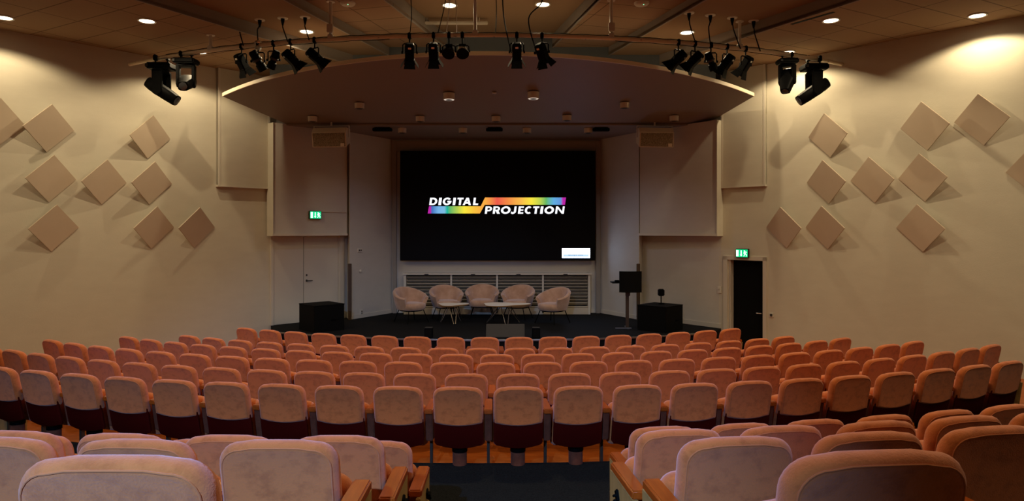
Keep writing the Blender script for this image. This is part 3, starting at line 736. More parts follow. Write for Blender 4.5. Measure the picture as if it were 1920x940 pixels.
# ------------------------------------------------------------------ exit signs
def exit_sign(p, n, label, w=.30, h=.19):
    t = thing('exit_sign', label, 'exit sign', (p[0], p[1], p[2]), math.atan2(n[1], n[0]) + PI/2)
    bm = bmesh.new(); add_box(bm, (0, .03, 0), (w, .06, h), .008); obj('housing', bm, M['darkgrey'], t)
    bm = bmesh.new(); add_box(bm, (0, -.003, 0), (w-.024, .006, h-.03), .002); f = obj('lit_face', bm, M['green'], t)
    bm = bmesh.new(); add_box(bm, (-.100, -.008, 0), (.052, .003, .135)); obj('door_pictogram', bm, M['signwhite'], f)
    bm = bmesh.new(); add_box(bm, (-.012, -.008, .012), (.022, .003, .10))
    add_hull(bm, [[(-.040, y, -.030), (.016, y, -.030), (-.012, y, -.068)] for y in (-.0095, -.0065)]); obj('arrow_pictogram', bm, M['signwhite'], f)
    bm = bmesh.new()
    def stick(a, b, r):
        a, b = Vector(a), Vector(b); dd = (b-a); pp = Vector((-dd.y, dd.x)).normalized()*r
        add_hull(bm, [[(q.x, y, q.y) for q in (a+pp, b+pp, b-pp, a-pp)] for y in (-.0095, -.0065)])
    add_hull(bm, [[(.062+.014*math.cos(k*PI/5), y, .052+.014*math.sin(k*PI/5)) for k in range(10)] for y in (-.0095, -.0065)])
    stick((.066, .034), (.084, -.012), .013); stick((.064, .03), (.044, .004), .006); stick((.044, .004), (.058, -.012), .005)
    stick((.07, .03), (.104, .034), .006); stick((.104, .034), (.116, .012), .005)
    stick((.082, -.010), (.062, -.036), .008); stick((.062, -.036), (.048, -.064), .007); stick((.084, -.010), (.112, -.030), .008); stick((.112, -.03), (.106, -.064), .007)
    obj('running_figure', bm, M['signwhite'], f)
a, b = V2((-5.30, 15.12)), V2((-3.98, 16.45)); c = on_line(a, b, 589); dd = (b-a).normalized(); nn = Vector((dd.y, -dd.x))
exit_sign((c.x+nn.x*.065, c.y+nn.y*.065, CAMZ+(432-403.5)/1280*c.y), nn, 'lit green exit sign on the bulkhead above the double door')
c2 = on_line(a, b, 603); c3 = on_line(a, b, 649)
bm = bmesh.new(); slab(bm, c2, c3, nn, .001, .02, CAMZ+.425, CAMZ+.455, .003); tag(obj('cable_duct', bm, M['trim'], None), 'thin cable duct running from the exit sign over the double door', 'cable duct')
c = on_line(RA, RK, 1395.5)
exit_sign((c.x+nR.x*.10, c.y+nR.y*.10, CAMZ+(432-475)/1280*c.y), nR, 'lit green exit sign above the black doorway', .29, .19)

# wall fittings
def wall_fit(name, px, py, p, q, m, label, cat, build):
    c = on_line(p, q, px); dd = (V2(q)-V2(p)).normalized(); nn = Vector((dd.y, -dd.x))
    t = thing(name, label, cat, (c.x+nn.x*.012, c.y+nn.y*.012, CAMZ+(432-py)/1280*c.y), math.atan2(nn.y, nn.x)+PI/2)
    build(t)
def plate(w, h, inner=None, innerm=None, rnd=False):
    def f(t):
        bm = bmesh.new()
        if rnd: add_lathe(bm, [(w/2, 0), (w/2, .015), (w*.4, .025)], 20, Matrix.Rotation(PI/2, 4, 'X'))
        else: add_box(bm, (0, 0, 0), (w, .024, h), .004)
        obj('plate', bm, M['whitepaint'], t)
        for x, z, s in (inner or []):
            bm = bmesh.new(); add_box(bm, (x, -.016 if not rnd else -.028, z), (s, .012, s), .003); obj('socket', bm, innerm or M['darkgrey'], t)
    return f
wall_fit('wall_socket', 674, 469.5, LC, LD, None, 'white twin connector plate with two dark sockets, high on the left splayed wall', 'socket', plate(.15, .09, [(-.03, 0, .035), (.03, 0, .035)]))
wall_fit('wall_button', 675, 508.5, LC, LD, None, 'small round wall button on the left splayed wall', 'switch', plate(.07, .07, [(0, 0, .028)], M['trim'], True))
wall_fit('wall_socket', 677, 585.5, LC, LD, None, 'white socket just above the skirting beside the dark corner strip', 'socket', plate(.09, .13, [(0, .02, .03), (0, -.025, .03)]))
wall_fit('wall_switch', 1447, 591, RK, RF, None, 'small square switch on the wall right of the black doorway', 'switch', plate(.09, .09, [(0, 0, .05)]))
wall_fit('alarm_box', 1349.5, 543.5, RB, RA, None, 'white alarm box on the wall left of the black doorway', 'alarm box', plate(.09, .15, [(0, .02, .03)], M['trim']))

# dark corner guards
for nm, x, y, ztop, lb in (('corner_guard', -3.88, 16.33, CAMZ-.80, 'dark brown corner strip beside the double door'), ('corner_guard', 3.02, 16.33, CAMZ-.80, 'dark brown corner strip behind the lectern')):
    bm = bmesh.new(); add_box(bm, (0, 0, (ztop-STAGE)/2+.03), (.085, .03, ztop-STAGE-.06), .006); add_box(bm, (0, .004, .03), (.08, .02, .06), .004)
    tag(obj(nm, bm, M['brownpost'], None, loc=(x, y, STAGE)), lb, 'corner strip')

# ------------------------------------------------------------------ loudspeakers under the canopy
def loudspeaker(px, d, yaw, label):
    x = (px-960)/1280*d; ztop = CAMZ + (432-238)/1280*d
    t = thing('loudspeaker', label, 'loudspeaker', (x, d, ztop), yaw, 'cream loudspeakers under the canopy')
    W = .78
    sec = [(-.10, -.135), (-.02, -.02), (.20, -.02), (.20, -.34), (-.04, -.46)]       # (y, z)
    bm = bmesh.new(); tt = bmesh.new(); add_hull(tt, [[(xx, y, z) for y, z in sec] for xx in (-W/2, W/2)]); bevel(tt, tt.edges[:], .008); merge(bm, tt); obj('cabinet', bm, M['speaker'], t)
    nrm = Vector((0, -.325, -.06)).normalized()
    bm = bmesh.new()
    e0, e1 = Vector((0, -.10, -.135)), Vector((0, -.04, -.46)); dv = e1-e0; off = Vector((0, -.012, -.002))
    a_, b_ = e0+dv*.05+off, e0+dv*.95+off
    add_hull(bm, [[(xx, p.y+k*.010, p.z) for p in (a_, b_) for xx in ((-W/2+.025, W/2-.025) if p is a_ else (W/2-.025, -W/2+.025))] for k in (0, 1)]); g = obj('grille', bm, M['grille'], t)
    bm = bmesh.new(); c = e0+dv*.84+off*1.4; add_box(bm, (W/2-.085, c.y-.003, c.z), (.085, .008, .07), .002); obj('badge', bm, M['speaker'], g)
    bm = bmesh.new()
    add_box(bm, (0, .08, .03), (W+.04, .05, .012), .003)
    for s in (-1, 1): add_box(bm, (s*(W/2+.014), .08, -.10), (.012, .05, .26), .003)
    add_tube(bm, [(0, .08, .03), (0, .08, .13)], .022, 10); obj('bracket', bm, M['whitepaint'], t)
    return t
loudspeaker(619, 15.22, -.10, 'cream loudspeaker hanging under the canopy on the double door side')
loudspeaker(1229.5, 15.22, .10, 'cream loudspeaker hanging under the canopy on the lectern side')

# ------------------------------------------------------------------ lighting pipe
ZP = CAMZ + 3.17; PR = 12.8; PCX = -.5; PCY = 11.08 + PR
def pipe_pt(px=None, x=None):
    if x is None:
        u = (px-960)/1280; lo_, hi_ = 10.5, 14.0
        # intersect sight line with pipe arc
        for _ in range(60):
            m_ = (lo_+hi_)/2; xx = u*m_; yy = PCY - math.sqrt(max(PR*PR-(xx-PCX)**2, 0))
            if yy > m_: lo_ = m_
            else: hi_ = m_
        x = u*m_
    return Vector((x, PCY - math.sqrt(PR*PR-(x-PCX)**2), ZP))
t = thing('lighting_pipe', 'long curved cream lighting pipe hung below the ceiling', 'lighting pipe', (PCX, 11.08, ZP))
off = Vector(t.location)
bm = bmesh.new(); add_tube(bm, [pipe_pt(x=-7.30+13.6*k/60)-off for k in range(61)], .036, 12); obj('pipe', bm, M['pipe'], t, True)
bm = bmesh.new()
add_tube(bm, [pipe_pt(x=-6.3+11.7*k/90)-off + Vector((0, -.02, .036+.006*math.sin(k*2.1))) for k in range(91)], .006, 6); obj('taped_cable', bm, M['black'], t)
bm = bmesh.new()
add_tube(bm, [pipe_pt(x=-6.2+4.2*k/40)-off + Vector((0, -.02, -.045-.012*abs(math.sin(k*.55)))) for k in range(41)], .005, 6)
obj('lower_cable', bm, M['black'], t); bm = bmesh.new()
add_tube(bm, [pipe_pt(x=1.7+4.0*k/40)-off + Vector((0, -.02, -.045-.012*abs(math.sin(k*.55)))) for k in range(41)], .005, 6); obj('lower_cable', bm, M['black'], t)
for px, zc in ((620, Z_TILE), (891, Z_MID), (1146, Z_TILE), (395, Z_OUT), (1387, Z_PLAIN)):
    p = pipe_pt(px)-off; h = zc - ZP
    bm = bmesh.new(); add_tube(bm, [p, p+Vector((0, 0, h))], .028, 10); add_lathe(bm, [(.07, h-.012), (.07, h)], 16, Matrix.Translation(p)); add_box(bm, tuple(p+Vector((0, 0, .03))), (.09, .09, .09), .01); obj('hanger', bm, M['whitepaint'], t, 40)
for px in (620, 1146):
    p = pipe_pt(px)-off
    bm = bmesh.new(); add_box(bm, tuple(p+Vector((.0, -.045, .17))), (.10, .05, .14), .008); obj('socket_box', bm, M['whitepaint'], t)
for px in (395,): pass

# ------------------------------------------------------------------ stage lights
def orient(dirv):
    return Vector(dirv).normalized().to_track_quat('Z', 'Y').to_matrix().to_4x4()
def clamp_part(t, top=.0, bot=-.14):
    bm = bmesh.new(); add_box(bm, (0, 0, .0), (.055, .10, .10), .012); add_tube(bm, [(0, 0, -.04), (0, 0, bot)], .012, 8)
    add_tube(bm, [(0, -.05, .0), (.0, -.085, .0)], .010, 8); obj('clamp', bm, M['black'], t)
def yoke_part(t, w, top, axis, mx_flat):
    bm = bmesh.new(); c = Vector(axis)
    pts = [(-w, 0, c.z), (-w, 0, top-.02), (-w+.02, 0, top), (w-.02, 0, top), (w, 0, top-.02), (w, 0, c.z)]
    add_tube(bm, [mx_flat @ Vector(p) for p in pts], .011, 8)
    for s in (-1, 1):
        add_lathe(bm, [(.022, -.012), (.022, .012)], 10, mx_flat @ Matrix.Translation((s*(w+.01), 0, c.z)) @ Matrix.Rotation(PI/2, 4, 'Y'))
    obj('yoke', bm, M['black'], t)
def light_fresnel(p, dirv, label, L=.30, wbody=.15):
    t = thing('stage_spotlight', label, 'stage light', p, 0, 'stage spotlights on the pipe')
    clamp_part(t); c = Vector((0, 0, -.27)); R = orient(dirv); mx = Matrix.Translation(c) @ R
    rz = Matrix.Rotation(math.atan2(-dirv[0], max(dirv[1], .3))*.6, 4, 'Z')
    yoke_part(t, wbody/2+.035, -.13, c, rz)
    bm = bmesh.new(); h = wbody/2
    def ring(s, z, ch=.25): 
        k = s*(1-ch); return [tuple(mx @ Vector(q)) for q in ((s, -k, z), (s, k, z), (k, s, z), (-k, s, z), (-s, k, z), (-s, -k, z), (-k, -s, z), (k, -s, z))]
    add_hull(bm, [ring(h*.70, -L*.50), ring(h*.95, -L*.44), ring(h, -L*.3), ring(h, L*.36), ring(h*1.1, L*.38), ring(h*1.1, L*.45)])
    for k in range(3):
        add_hull(bm, [ring(h*1.04, -L*(.30-.12*k)), ring(h*1.04, -L*(.27-.12*k))])
    obj('housing', bm, M['black'], t)
    bm = bmesh.new(); add_lathe(bm, [(h*.88, L*.44), (h*.88, L*.462), (h*.4, L*.475)], 20, mx); obj('lens', bm, M['lens'], t, 30)
    bm = bmesh.new(); add_box(bm, (0, 0, 0), (.05, .008, .03), .003, None); bmesh.ops.transform(bm, matrix=mx @ Matrix.Translation((0, -h-.003, -L*.28)), verts=bm.verts); obj('rating_plate', bm, M['silver'], t)
    for k in range(4):
        bm = bmesh.new(); a = math.radians(24 + 8*(k % 2))
        w0, w1, ln = h*.95, h*1.25, .12
        f = [(-w0, 0, 0), (w0, 0, 0), (w1, 0, ln), (-w1, 0, ln)]
        add_hull(bm, [f, [(x, y+.004, z) for x, y, z in f]])
        m2 = mx @ Matrix.Rotation(k*PI/2, 4, 'Z') @ Matrix.Translation((0, h*1.05, L*.44)) @ Matrix.Rotation(-a, 4, 'X')
        bmesh.ops.transform(bm, matrix=m2, verts=bm.verts); obj('barn_door', bm, M['black'], t)
def light_par(p, dirv, label, L=.24, r=.085, foil=False):
    t = thing('par_lamp', label, 'stage light', p, 0, 'par lamps on the pipe')
    clamp_part(t, bot=-.16); c = Vector((0, 0, -.26)); mx = Matrix.Translation(c) @ orient(dirv)
    bm = bmesh.new(); add_box(bm, (0, 0, -.165), (.12, .06, .035), .006); obj('mount_block', bm, M['black'], t)
    yoke_part(t, r+.02, -.17, c, Matrix.Identity(4))
    bm = bmesh.new(); add_lathe(bm, [(r*.35, -L*.6), (r*.62, -L*.52), (r*.9, -L*.1), (r, L*.2), (r*1.12, L*.22), (r*1.12, L*.30), (r*.95, L*.30), (r*.9, L*.1), (r*.3, -L*.05)], 24, mx); obj('housing', bm, M['silver'] if foil else M['black'], t, 40)
    bm = bmesh.new(); add_lathe(bm, [(r*1.16, L*.2), (r*1.22, L*.25), (r*1.22, L*.33), (r*1.0, L*.33)], 24, mx); obj('front_ring', bm, M['black'], t, 40)
    bm = bmesh.new(); add_lathe(bm, [(r*.9, L*.2), (r*.88, L*.24), (r*.2, L*.27)], 20, mx); obj('lens', bm, M['lens'], t, 30)
def light_profile(p, dirv, label, L=.34, r=.065, foil=False):
    t = thing('profile_spotlight', label, 'stage light', p, 0, 'profile spotlights on the pipe')
    clamp_part(t); c = Vector((0, 0, -.28)); mx = Matrix.Translation(c) @ orient(dirv)
    yoke_part(t, r+.03, -.13, c, Matrix.Identity(4))
    bm = bmesh.new(); add_lathe(bm, [(r*.7, -L*.5), (r*.95, -L*.44), (r, -L*.05), (r*.78, 0), (r*.78, L*.1), (r*1.05, L*.14), (r*1.12, L*.45), (r*.95, L*.45)], 20, mx); obj('housing', bm, M['black'], t, 40)
    bm = bmesh.new(); add_lathe(bm, [(r*.92, L*.40), (r*.9, L*.44), (r*.3, L*.455)], 20, mx); obj('lens', bm, M['lens'], t, 30)
    bm = bmesh.new(); add_lathe(bm, [(r*1.12, -L*.12), (r*1.16, -L*.10), (r*1.16, -L*.04), (r*1.1, -L*.02)], 20, mx); obj('focus_ring', bm, M['darkgrey'], t, 30)
    if foil:
        bm = bmesh.new(); add_lathe(bm, [(.05, -.09), (.06, -.04), (.045, .0), (.065, .04), (.04, .07)], 9, Matrix.Translation((.0, 0, .0))); obj('foil_wrap', bm, M['silver'], t)
def moving_head(p, s, label, roll, ahead, sc=1.0):
    """s: which way the head points sideways (+1 right)"""
    t = thing('moving_head', label, 'stage light', p, 0, 'moving head lights on the pipe')
    t.scale = (sc, sc, sc)
    bm = bmesh.new(); add_box(bm, (-.10, 0, 0), (.05, .09, .10), .012); add_box(bm, (.10, 0, 0), (.05, .09, .10), .012); add_tube(bm, [(-.10, 0, -.03), (-.10, 0, -.10)], .014); add_tube(bm, [(.10, 0, -.03), (.10, 0, -.10)], .014); add_box(bm, (0, 0, -.09), (.26, .05, .03), .006); obj('clamp', bm, M['black'], t)
    bm = bmesh.new(); add_box(bm, (0, 0, -.15), (.40, .30, .10), .022, seg=3); add_lathe(bm, [(.11, -.225), (.12, -.20)], 20); b = obj('base', bm, M['black'], t)
    bm = bmesh.new(); add_box(bm, (-.17, -.152, -.15), (.05, .006, .05), .004); obj('connector', bm, M['darkgrey'], b)
    ya = Matrix.Rotation(roll, 4, 'Z')
    bm = bmesh.new()
    for k in (-1, 1):
        tt = bmesh.new()
        add_hull(tt, [[(x, k*.135+y, z) for x, z in ((-.085, -.22), (.085, -.22), (.08, -.60), (.0, -.65), (-.08, -.60))] for y in (-.03, .03)]); bevel(tt, tt.edges[:], .012); merge(bm, tt)
    add_box(bm, (0, 0, -.235), (.17, .33, .05), .015); bmesh.ops.transform(bm, matrix=ya, verts=bm.verts); obj('yoke', bm, M['black'], t)
    c = Vector((0, 0, -.54)); mx = ya @ Matrix.Translation(c) @ orient((ahead, 0, -.62))
    bm = bmesh.new(); tt = bmesh.new()
    def rg(a, b, z, n=16):
        out = []
        for k in range(n):
            th = 2*PI*k/n; cx, sy = math.cos(th), math.sin(th)
            out.append(tuple(mx @ Vector((a*math.copysign(abs(cx)**.55, cx), b*math.copysign(abs(sy)**.55, sy), z))))
        return out
    add_hull(tt, [rg(.07, .06, -.27), rg(.125, .09, -.235), rg(.165, .10, -.12), rg(.16, .10, .02), rg(.125, .098, .15), rg(.095, .09, .29), rg(.085, .08, .30)]); merge(bm, tt); obj('head', bm, M['black'], t, 35)
    bm = bmesh.new(); add_lathe(bm, [(.074, .296), (.072, .308), (.02, .316)], 20, mx); obj('lens', bm, M['lens'], t, 30)
    return t

FD = .55
for px, dx, lb in ((453, .36, 'first black spotlight of the left cluster, with a tilted box body'), (484, .5, None), (513, -.5, None), (545, .9, 'fourth black spotlight of the left cluster, above the canopy rim'),
                   (590, 1.1, 'fifth black spotlight of the left cluster, tilted furthest over the canopy'),
                   (768, -.08, 'black barn door spotlight hanging straight, leftmost over the canopy middle'), (813, 0, 'black barn door spotlight beside the two round par lamps'),
                   (969, 0, 'black barn door spotlight hanging straight, right of the canopy centre'), (1016, .42, 'black barn door spotlight tilted aside, rightmost over the canopy middle'),
                   (1272, -1.1, 'first black spotlight of the right cluster, tilted furthest over the canopy'), (1303, -.95, 'second black spotlight of the right cluster, over the canopy rim'),
                   (1333, .5, None), (1363, -.65, 'fourth black spotlight of the right cluster'), (1398, -.5, 'fifth black spotlight of the right cluster, with a bright edge')):
    p = pipe_pt(px)
    if lb: light_fresnel(p, (dx, FD, -1), lb, .30, .15 if 700 < px < 1100 else .14)
    elif px == 484: light_profile(p, (dx, FD, -1), 'second spotlight of the left cluster, its clamp wrapped in silver foil', foil=True, r=.075, L=.38)
    elif px == 513: light_profile(p, (dx, .3, -1), 'third spotlight of the left cluster, a short can tilted the other way')
    else: light_profile(p, (dx, .3, -1), 'third spotlight of the right cluster, a short can tilted the other way')
light_par(pipe_pt(842), (-.15, -.8, -1), 'black round par lamp facing the seats, left one of two')
light_par(pipe_pt(867), (.15, -.8, -1), 'silver bodied round par lamp facing the seats, right one of two', foil=True)
moving_head(pipe_pt(303), 1, 'black moving head at the left end of the pipe, head pointing inward', 0, .9, 1.12)
moving_head(pipe_pt(349), 1, 'black moving head second from the left end, lens facing the hall', -PI/2+.25, 1.3, .95)
moving_head(pipe_pt(1476), 1, 'black moving head second from the right end of the pipe', PI+.9, .35, .86)
moving_head(pipe_pt(1526), 1, 'black moving head at the right end of the pipe, head pointing inward', PI, .9, 1.1)

# hanging power cables
def cable(pts, r, m, label, plate=True, grp='hanging power cables'):
    p0 = Vector(pts[0])
    t = thing('power_cable', label, 'cable', p0, 0, grp)
    bm = bmesh.new(); add_tube(bm, [q-p0 for q in spline(pts, 7)], r, 6); obj('cord', bm, m, t, True)
    if plate:
        bm = bmesh.new(); add_lathe(bm, [(.085, -.012), (.09, 0)], 20); obj('ceiling_plate', bm, M['whitepaint'], t)
        bm = bmesh.new(); add_lathe(bm, [(.012, -.13), (.030, -.05), (.034, -.012)], 12); obj('plug', bm, M['black'], t)
def px3(px, py, d): return Vector(((px-960)/1280*d, d, CAMZ+(432-py)/1280*d))
for i, (a, b) in enumerate((((450, 40), (458, 84)), ((487, 37), (486, 78)), ((530, 34), (541, 76)), ((572, 32), (581, 71)))):
    d = 3.64*1280/(432-a[1]); top = px3(*a, d); bot = pipe_pt(b[0]) + Vector((0, -.04, .0)); mid = top.lerp(bot, .45) + Vector((-.03, 0, 0))
    cable([top, top.lerp(bot, .15)+Vector((-.01, 0, -.06)), mid, bot], .010, M['black'], 'black cable from a ceiling plate to the left cluster, %s from the left' % ORD[i])
for i, (a, b) in enumerate((((1292, 24), (1304, 78)), ((1332, 28), (1331, 86)), ((1373, 33), (1387, 100)), ((1413, 39), (1424, 92)))):
    d = 3.64*1280/(432-a[1]); top = px3(*a, d); bot = pipe_pt(b[0]) + Vector((0, -.04, -.02)); mid = top.lerp(bot, .45) + Vector((-.03, 0, 0))
    cable([top, top.lerp(bot, .15)+Vector((-.01, 0, -.06)), mid, bot], .010, M['black'], 'black cable from a ceiling plate to the right cluster, %s from the left' % ORD[i])
for px0, px1, m, lb in ((770, 768, 'black', 'thin black cable dropping to the pipe left of the canopy middle'), (840, 820, 'black', 'slanting black cable left of the two white cords'),
                        (843, 836, 'whitepaint', 'white cord to the pipe, left one of two'), (850, 856, 'whitepaint', 'white cord to the pipe, right one of two'), (928, 929, 'black', 'very thin straight cable near the canopy centre')):
    bot = pipe_pt(px1); top = Vector(((px0-960)/1280*bot.y, bot.y+.02, Z_TILE if px0 < 800 else Z_MID))
    cable([top, top.lerp(bot, .5)+Vector((.02, 0, 0)), bot], .007, M[m], lb, False)
b1 = pipe_pt(969) + Vector((-.09, -.05, -.30)); top = Vector(((942-960)/1280*b1.y, b1.y, Z_MID))
cable([top, top.lerp(b1, .5)+Vector((-.05, 0, 0)), b1], .010, M['black'], 'loose black cable into the straight spotlight right of centre', False)
b1 = pipe_pt(1016) + Vector((-.10, -.05, -.25)); top = Vector(((1018-960)/1280*b1.y, b1.y, Z_MID))
cable([top, top+Vector((-.02, 0, -.35)), top.lerp(b1, .55)+Vector((-.17, 0, 0)), b1], .010, M['black'], 'looping black cable into the tilted spotlight right of centre', False)

# ceiling sensors and batten
for px, lb in ((652, 'round ceiling sensor with a green light, left of the middle bay'), (1203, 'round ceiling sensor with a green light, right of the middle bay')):
    d = 3.8*1280/(432-5); x = (px-960)/1280*d
    t = thing('ceiling_sensor', lb, 'sensor', (x, d, Z_TILE), 0, 'ceiling sensors')
    bm = bmesh.new(); add_lathe(bm, [(.05, -.06), (.10, -.045), (.125, -.02), (.13, 0)], 28); obj('dome', bm, M['whitepaint'], t, 40)
    bm = bmesh.new(); add_lathe(bm, [(.008, -.058), (.008, -.045)], 8, Matrix.Translation((.02, -.07, 0))); obj('indicator', bm, M['led'], t)
bm = bmesh.new(); add_box(bm, (0, 0, 0), (1.32, .07, .05), .008); add_tube(bm, [(-.5, 0, 0), (-.5, 0, .12)], .01); add_tube(bm, [(.5, 0, 0), (.5, 0, .12)], .01)
tag(obj('ceiling_batten', bm, M['whitepaint'], None, loc=(-1.12, 13.0, Z_MID-.10)), 'thin white batten across the middle bay behind the pipe', 'batten')
bm = bmesh.new(); a_, b_ = px3(1562, 23, 3.43*1280/(432-23)), px3(1482, 46, 3.43*1280/(432-46))
add_prism(bm, [(a_.x, a_.y), (b_.x, b_.y), (b_.x+.05, b_.y+.03), (a_.x+.05, a_.y+.03)], Z_OUT-.006, Z_OUT+.01); tag(obj('shadow_gap_strip', bm, M['black'], None), 'long black strip for the shadow gap in the right tiled ceiling beside a downlight', 'vent')  # black strip put in for the shade of the gap along the step

# ------------------------------------------------------------------ stage furniture
def tub_meshes():
    n = 40; loops = []
    for i in range(n+1):
        s = -1+2*i/n; a = s*math.radians(128)
        # plan direction, back is -y
        ex, ey = math.sin(a), -math.cos(a)
        back = max(0, math.cos(a*.70))
        h = .57 + .21*(back**1.5)
        def P(r, z, k): 
            rx, ry = .385*k, .37*k
            return (ex*(rx+r), ey*(ry+r)*(1.0), z)
        loops.append([P(-.0, .30, .78), P(.0, .36, .84), P(.005, .48, .92), P(.005, h-.03, 1.0), P(-.012, h-.006, 1.0), P(-.035, h, 1.0), P(-.06, h-.012, 1.0),
                      P(-.075, h-.04, 1.0), P(-.085, .50, .95), P(-.09, .40, .90), P(-.09, .30, .84)])
    bm = bmesh.new(); add_hull(bm, loops); shell = mesh(bm, M['tub'], 50)
    bm = bmesh.new()
    def el(rx, ry, z, oy=.03, n=32):
        out = []
        for k in range(n):
            th = 2*PI*k/n; c, s = math.cos(th), math.sin(th)
            out.append((rx*math.copysign(abs(c)**.8, c), oy+ry*math.copysign(abs(s)**.8, s), z))
        return out
    add_hull(bm, [el(.25, .26, .285), el(.27, .285, .30), el(.285, .30, .36), el(.285, .30, .40), el(.27, .285, .43), el(.20, .21, .445)]); cush = mesh(bm, M['tub'], 60)
    bm = bmesh.new(); add_tube(bm, [(.24*math.cos(k*PI/12), .02+.25*math.sin(k*PI/12), .275) for k in range(24)], .011, 8, True); fr = mesh(bm, M['black'])
    legs = []
    for sx, sy in ((-1, -1), (1, -1), (-1, 1), (1, 1)):
        bm = bmesh.new(); add_tube(bm, [(sx*.19, .02+sy*.19, .28), (sx*.27, .02+sy*.27, .0)], .010, 8); legs.append(mesh(bm, M['black']))
    return shell, cush, fr, legs
shell, cush, fr, legs = tub_meshes()
def bm_el(): pass
for px, py, face, lb in ((770, 604, -.75, 'pink velvet tub chair at the left end of the stage row'), (837, 598, -.35, 'pink velvet tub chair second from the left, behind the small table'),
                     (904, 596, 0.0, 'pink velvet tub chair in the middle, facing the seats squarely'), (971, 597.5, .35, 'pink velvet tub chair fourth from the left, behind the large table'),
                     (1037, 605, .75, 'pink velvet tub chair at the right end of the stage row')):
    d = 2.15*1280/(py-432); d -= .05; x = (px-960)/1280*d
    t = thing('tub_chair', lb, 'armchair', (x, d, STAGE), PI - face, 'tub chairs on the stage'); t.scale = (1.08, 1.06, 1.04)
    put('shell', shell, t); put('seat_cushion', cush, t); put('base_frame', fr, t)
    for L in legs: put('leg', L, t)

def cloud_table(px, py, rx, ry, lobes, rot, label, h):
    d = 2.15*1280/(py-432); x = (px-960)/1280*d
    t = thing('coffee_table', label, 'table', (x, d, STAGE), rot, 'cloud shaped coffee tables')
    def ol(k, z): 
        out = []
        for i in range(72):
            th = 2*PI*i/72; r = (1 + .16*math.cos(lobes*th))*k
            out.append((rx*r*math.cos(th), ry*r*math.sin(th), z))
        return out
    bm = bmesh.new(); add_hull(bm, [ol(.985, h-.004), ol(1.0, h-.002), ol(1.0, h), ol(.99, h+.002)]); obj('tabletop', bm, M['table'], t)
    bm = bmesh.new(); add_hull(bm, [ol(.93, h-.032), ol(.985, h-.024), ol(1.003, h-.0035)]); obj('plywood_edge', bm, M['ply'], t)
    for k in range(3):
        a = 2*PI*k/3 + .5; c, s = math.cos(a), math.sin(a)
        bm = bmesh.new(); f = Vector((c*rx*.82, s*rx*.82, .012))
        add_tube(bm, [Vector((c*.10-s*.10, s*.10+c*.10, h-.03)), f + Vector((-s*.02, c*.02, 0)), f + Vector((s*.02, -c*.02, 0)), Vector((c*.10+s*.10, s*.10-c*.10, h-.03))], .009, 8)
        obj('hairpin_leg', bm, M['chrome'], t)
cloud_table(848, 606, .34, .30, 3, .3, 'small cloud shaped coffee table with hairpin legs', .44)
cloud_table(946, 608, .53, .35, 3, .15, 'large cloud shaped coffee table before the middle tub chairs', .46)

# black plinths
def plinth(x, y, s, h, rz, label, handle=False):
    t = thing('black_plinth', label, 'plinth', (x, y, STAGE), rz, 'black boxes on the stage')
    bm = bmesh.new(); add_box(bm, (0, 0, h/2), (s, s, h), .006); obj('body', bm, M['blackmatte'], t)
    bm = bmesh.new(); add_box(bm, (0, 0, h+.006), (s+.012, s+.012, .018), .004); obj('lid', bm, M['darkgrey'] if False else M['blackmatte'], t)
    bm = bmesh.new(); add_box(bm, (.12, -s/2-.003, h*.42), (.16, .01, .03), .004); obj('handle_slot', bm, M['black'], t)
plinth(-4.12, 14.78, .70, .55, math.radians(43), 'large black wooden box before the double door')
plinth(3.20, 14.75, .70, .53, math.radians(47), 'large black wooden box beside the lectern')
ps = px3(1239.5, 570, 14.85)
t = thing('mini_speaker', 'small black speaker on a stem standing on the black box', 'speaker', (ps.x, 14.85, STAGE+.53+.016))
bm = bmesh.new(); add_box(bm, (0, 0, .012), (.13, .12, .022), .008); obj('foot', bm, M['black'], t)
bm = bmesh.new(); add_tube(bm, [(0, 0, .02), (0, 0, .19)], .012, 10); obj('stem', bm, M['black'], t)
bm = bmesh.new(); add_box(bm, (0, 0, .25), (.13, .13, .15), .018, seg=3); obj('cabinet', bm, M['black'], t)

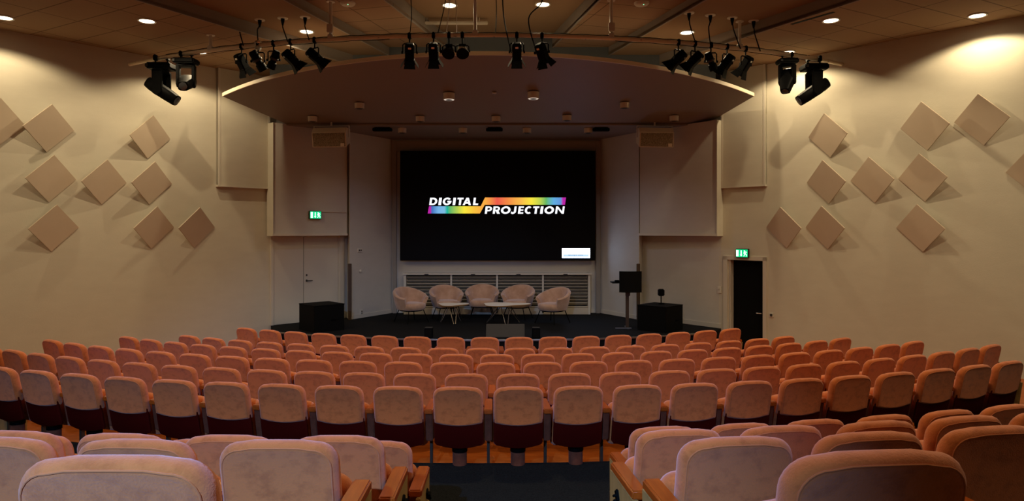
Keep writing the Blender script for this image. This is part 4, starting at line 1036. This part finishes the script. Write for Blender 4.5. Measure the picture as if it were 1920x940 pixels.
# stage front monitors
t = thing('floor_monitor', 'dark grey confidence monitor lying at the stage front centre', 'monitor', ((947.5-960)/1280*13.75, 13.75, STAGE))
bm = bmesh.new(); tt = bmesh.new(); add_hull(tt, [[(x, y, z) for y, z in ((-.10, 0), (.14, 0), (.16, .24), (.12, .245))] for x in (-.39, .39)]); bevel(tt, tt.edges[:], .008); merge(bm, tt); obj('cabinet', bm, M['darkgrey'], t)
bm = bmesh.new(); add_hull(bm, [[(x, -.10+.22*k+dy, .245*k) for k, x in ((.06, -.37), (.06, .37), (.95, .37), (.95, -.37))] for dy in (-.012, -.004)]); obj('panel', bm, M['darkgrey'], t)
for px, lb in ((804, 'small black stage speaker left of the floor monitor'), (1005, 'small black stage speaker right of the floor monitor')):
    t = thing('stage_speaker', lb, 'speaker', ((px-960)/1280*13.62, 13.62, STAGE), 0, 'small speakers at the stage edge')
    bm = bmesh.new(); add_box(bm, (0, 0, .105), (.16, .16, .20), .008); obj('cabinet', bm, M['black'], t)
    bm = bmesh.new(); add_box(bm, (0, -.084, .10), (.13, .01, .17), .003); obj('grille', bm, M['blackmatte'], t)
    bm = bmesh.new(); add_box(bm, (0, 0, .208), (.15, .15, .012), .004); obj('top_plate', bm, M['darkgrey'], t)

# lectern
dL = 14.9; xL = (1177-960)/1280*dL
t = thing('lectern', 'black lectern with a curved front screen on a slim column', 'lectern', (xL, dL, STAGE))
bm = bmesh.new(); lps = []
for k in range(13):
    a = math.radians(-32+64*k/12); R = .46
    x, y = R*math.sin(a)+.045, -R*math.cos(a)+.30
    lps.append([(x, y, .80), (x, y+.012, .80), (x, y+.012, 1.26), (x, y, 1.26)])
add_hull(bm, lps); obj('front_screen', bm, M['blackmatte'], t, 40)
bm = bmesh.new(); add_box(bm, (-.04, .16, 1.0), (.60, .34, .025), .006); obj('shelf', bm, M['black'], t)
bm = bmesh.new(); add_box(bm, (-.22, .10, 1.035), (.10, .10, .04), .01); obj('control_box', bm, M['black'], t)
bm = bmesh.new(); add_box(bm, (0, .06, .50), (.07, .06, .98), .010); add_box(bm, (.005, .03, .76), (.10, .05, .10), .01); obj('column', bm, M['brownpost'], t)
bm = bmesh.new(); add_box(bm, (-.10, -.02, .015), (.36, .045, .025), .008); add_box(bm, (0, .12, .012), (.05, .40, .022), .006); obj('foot', bm, M['alu'], t)
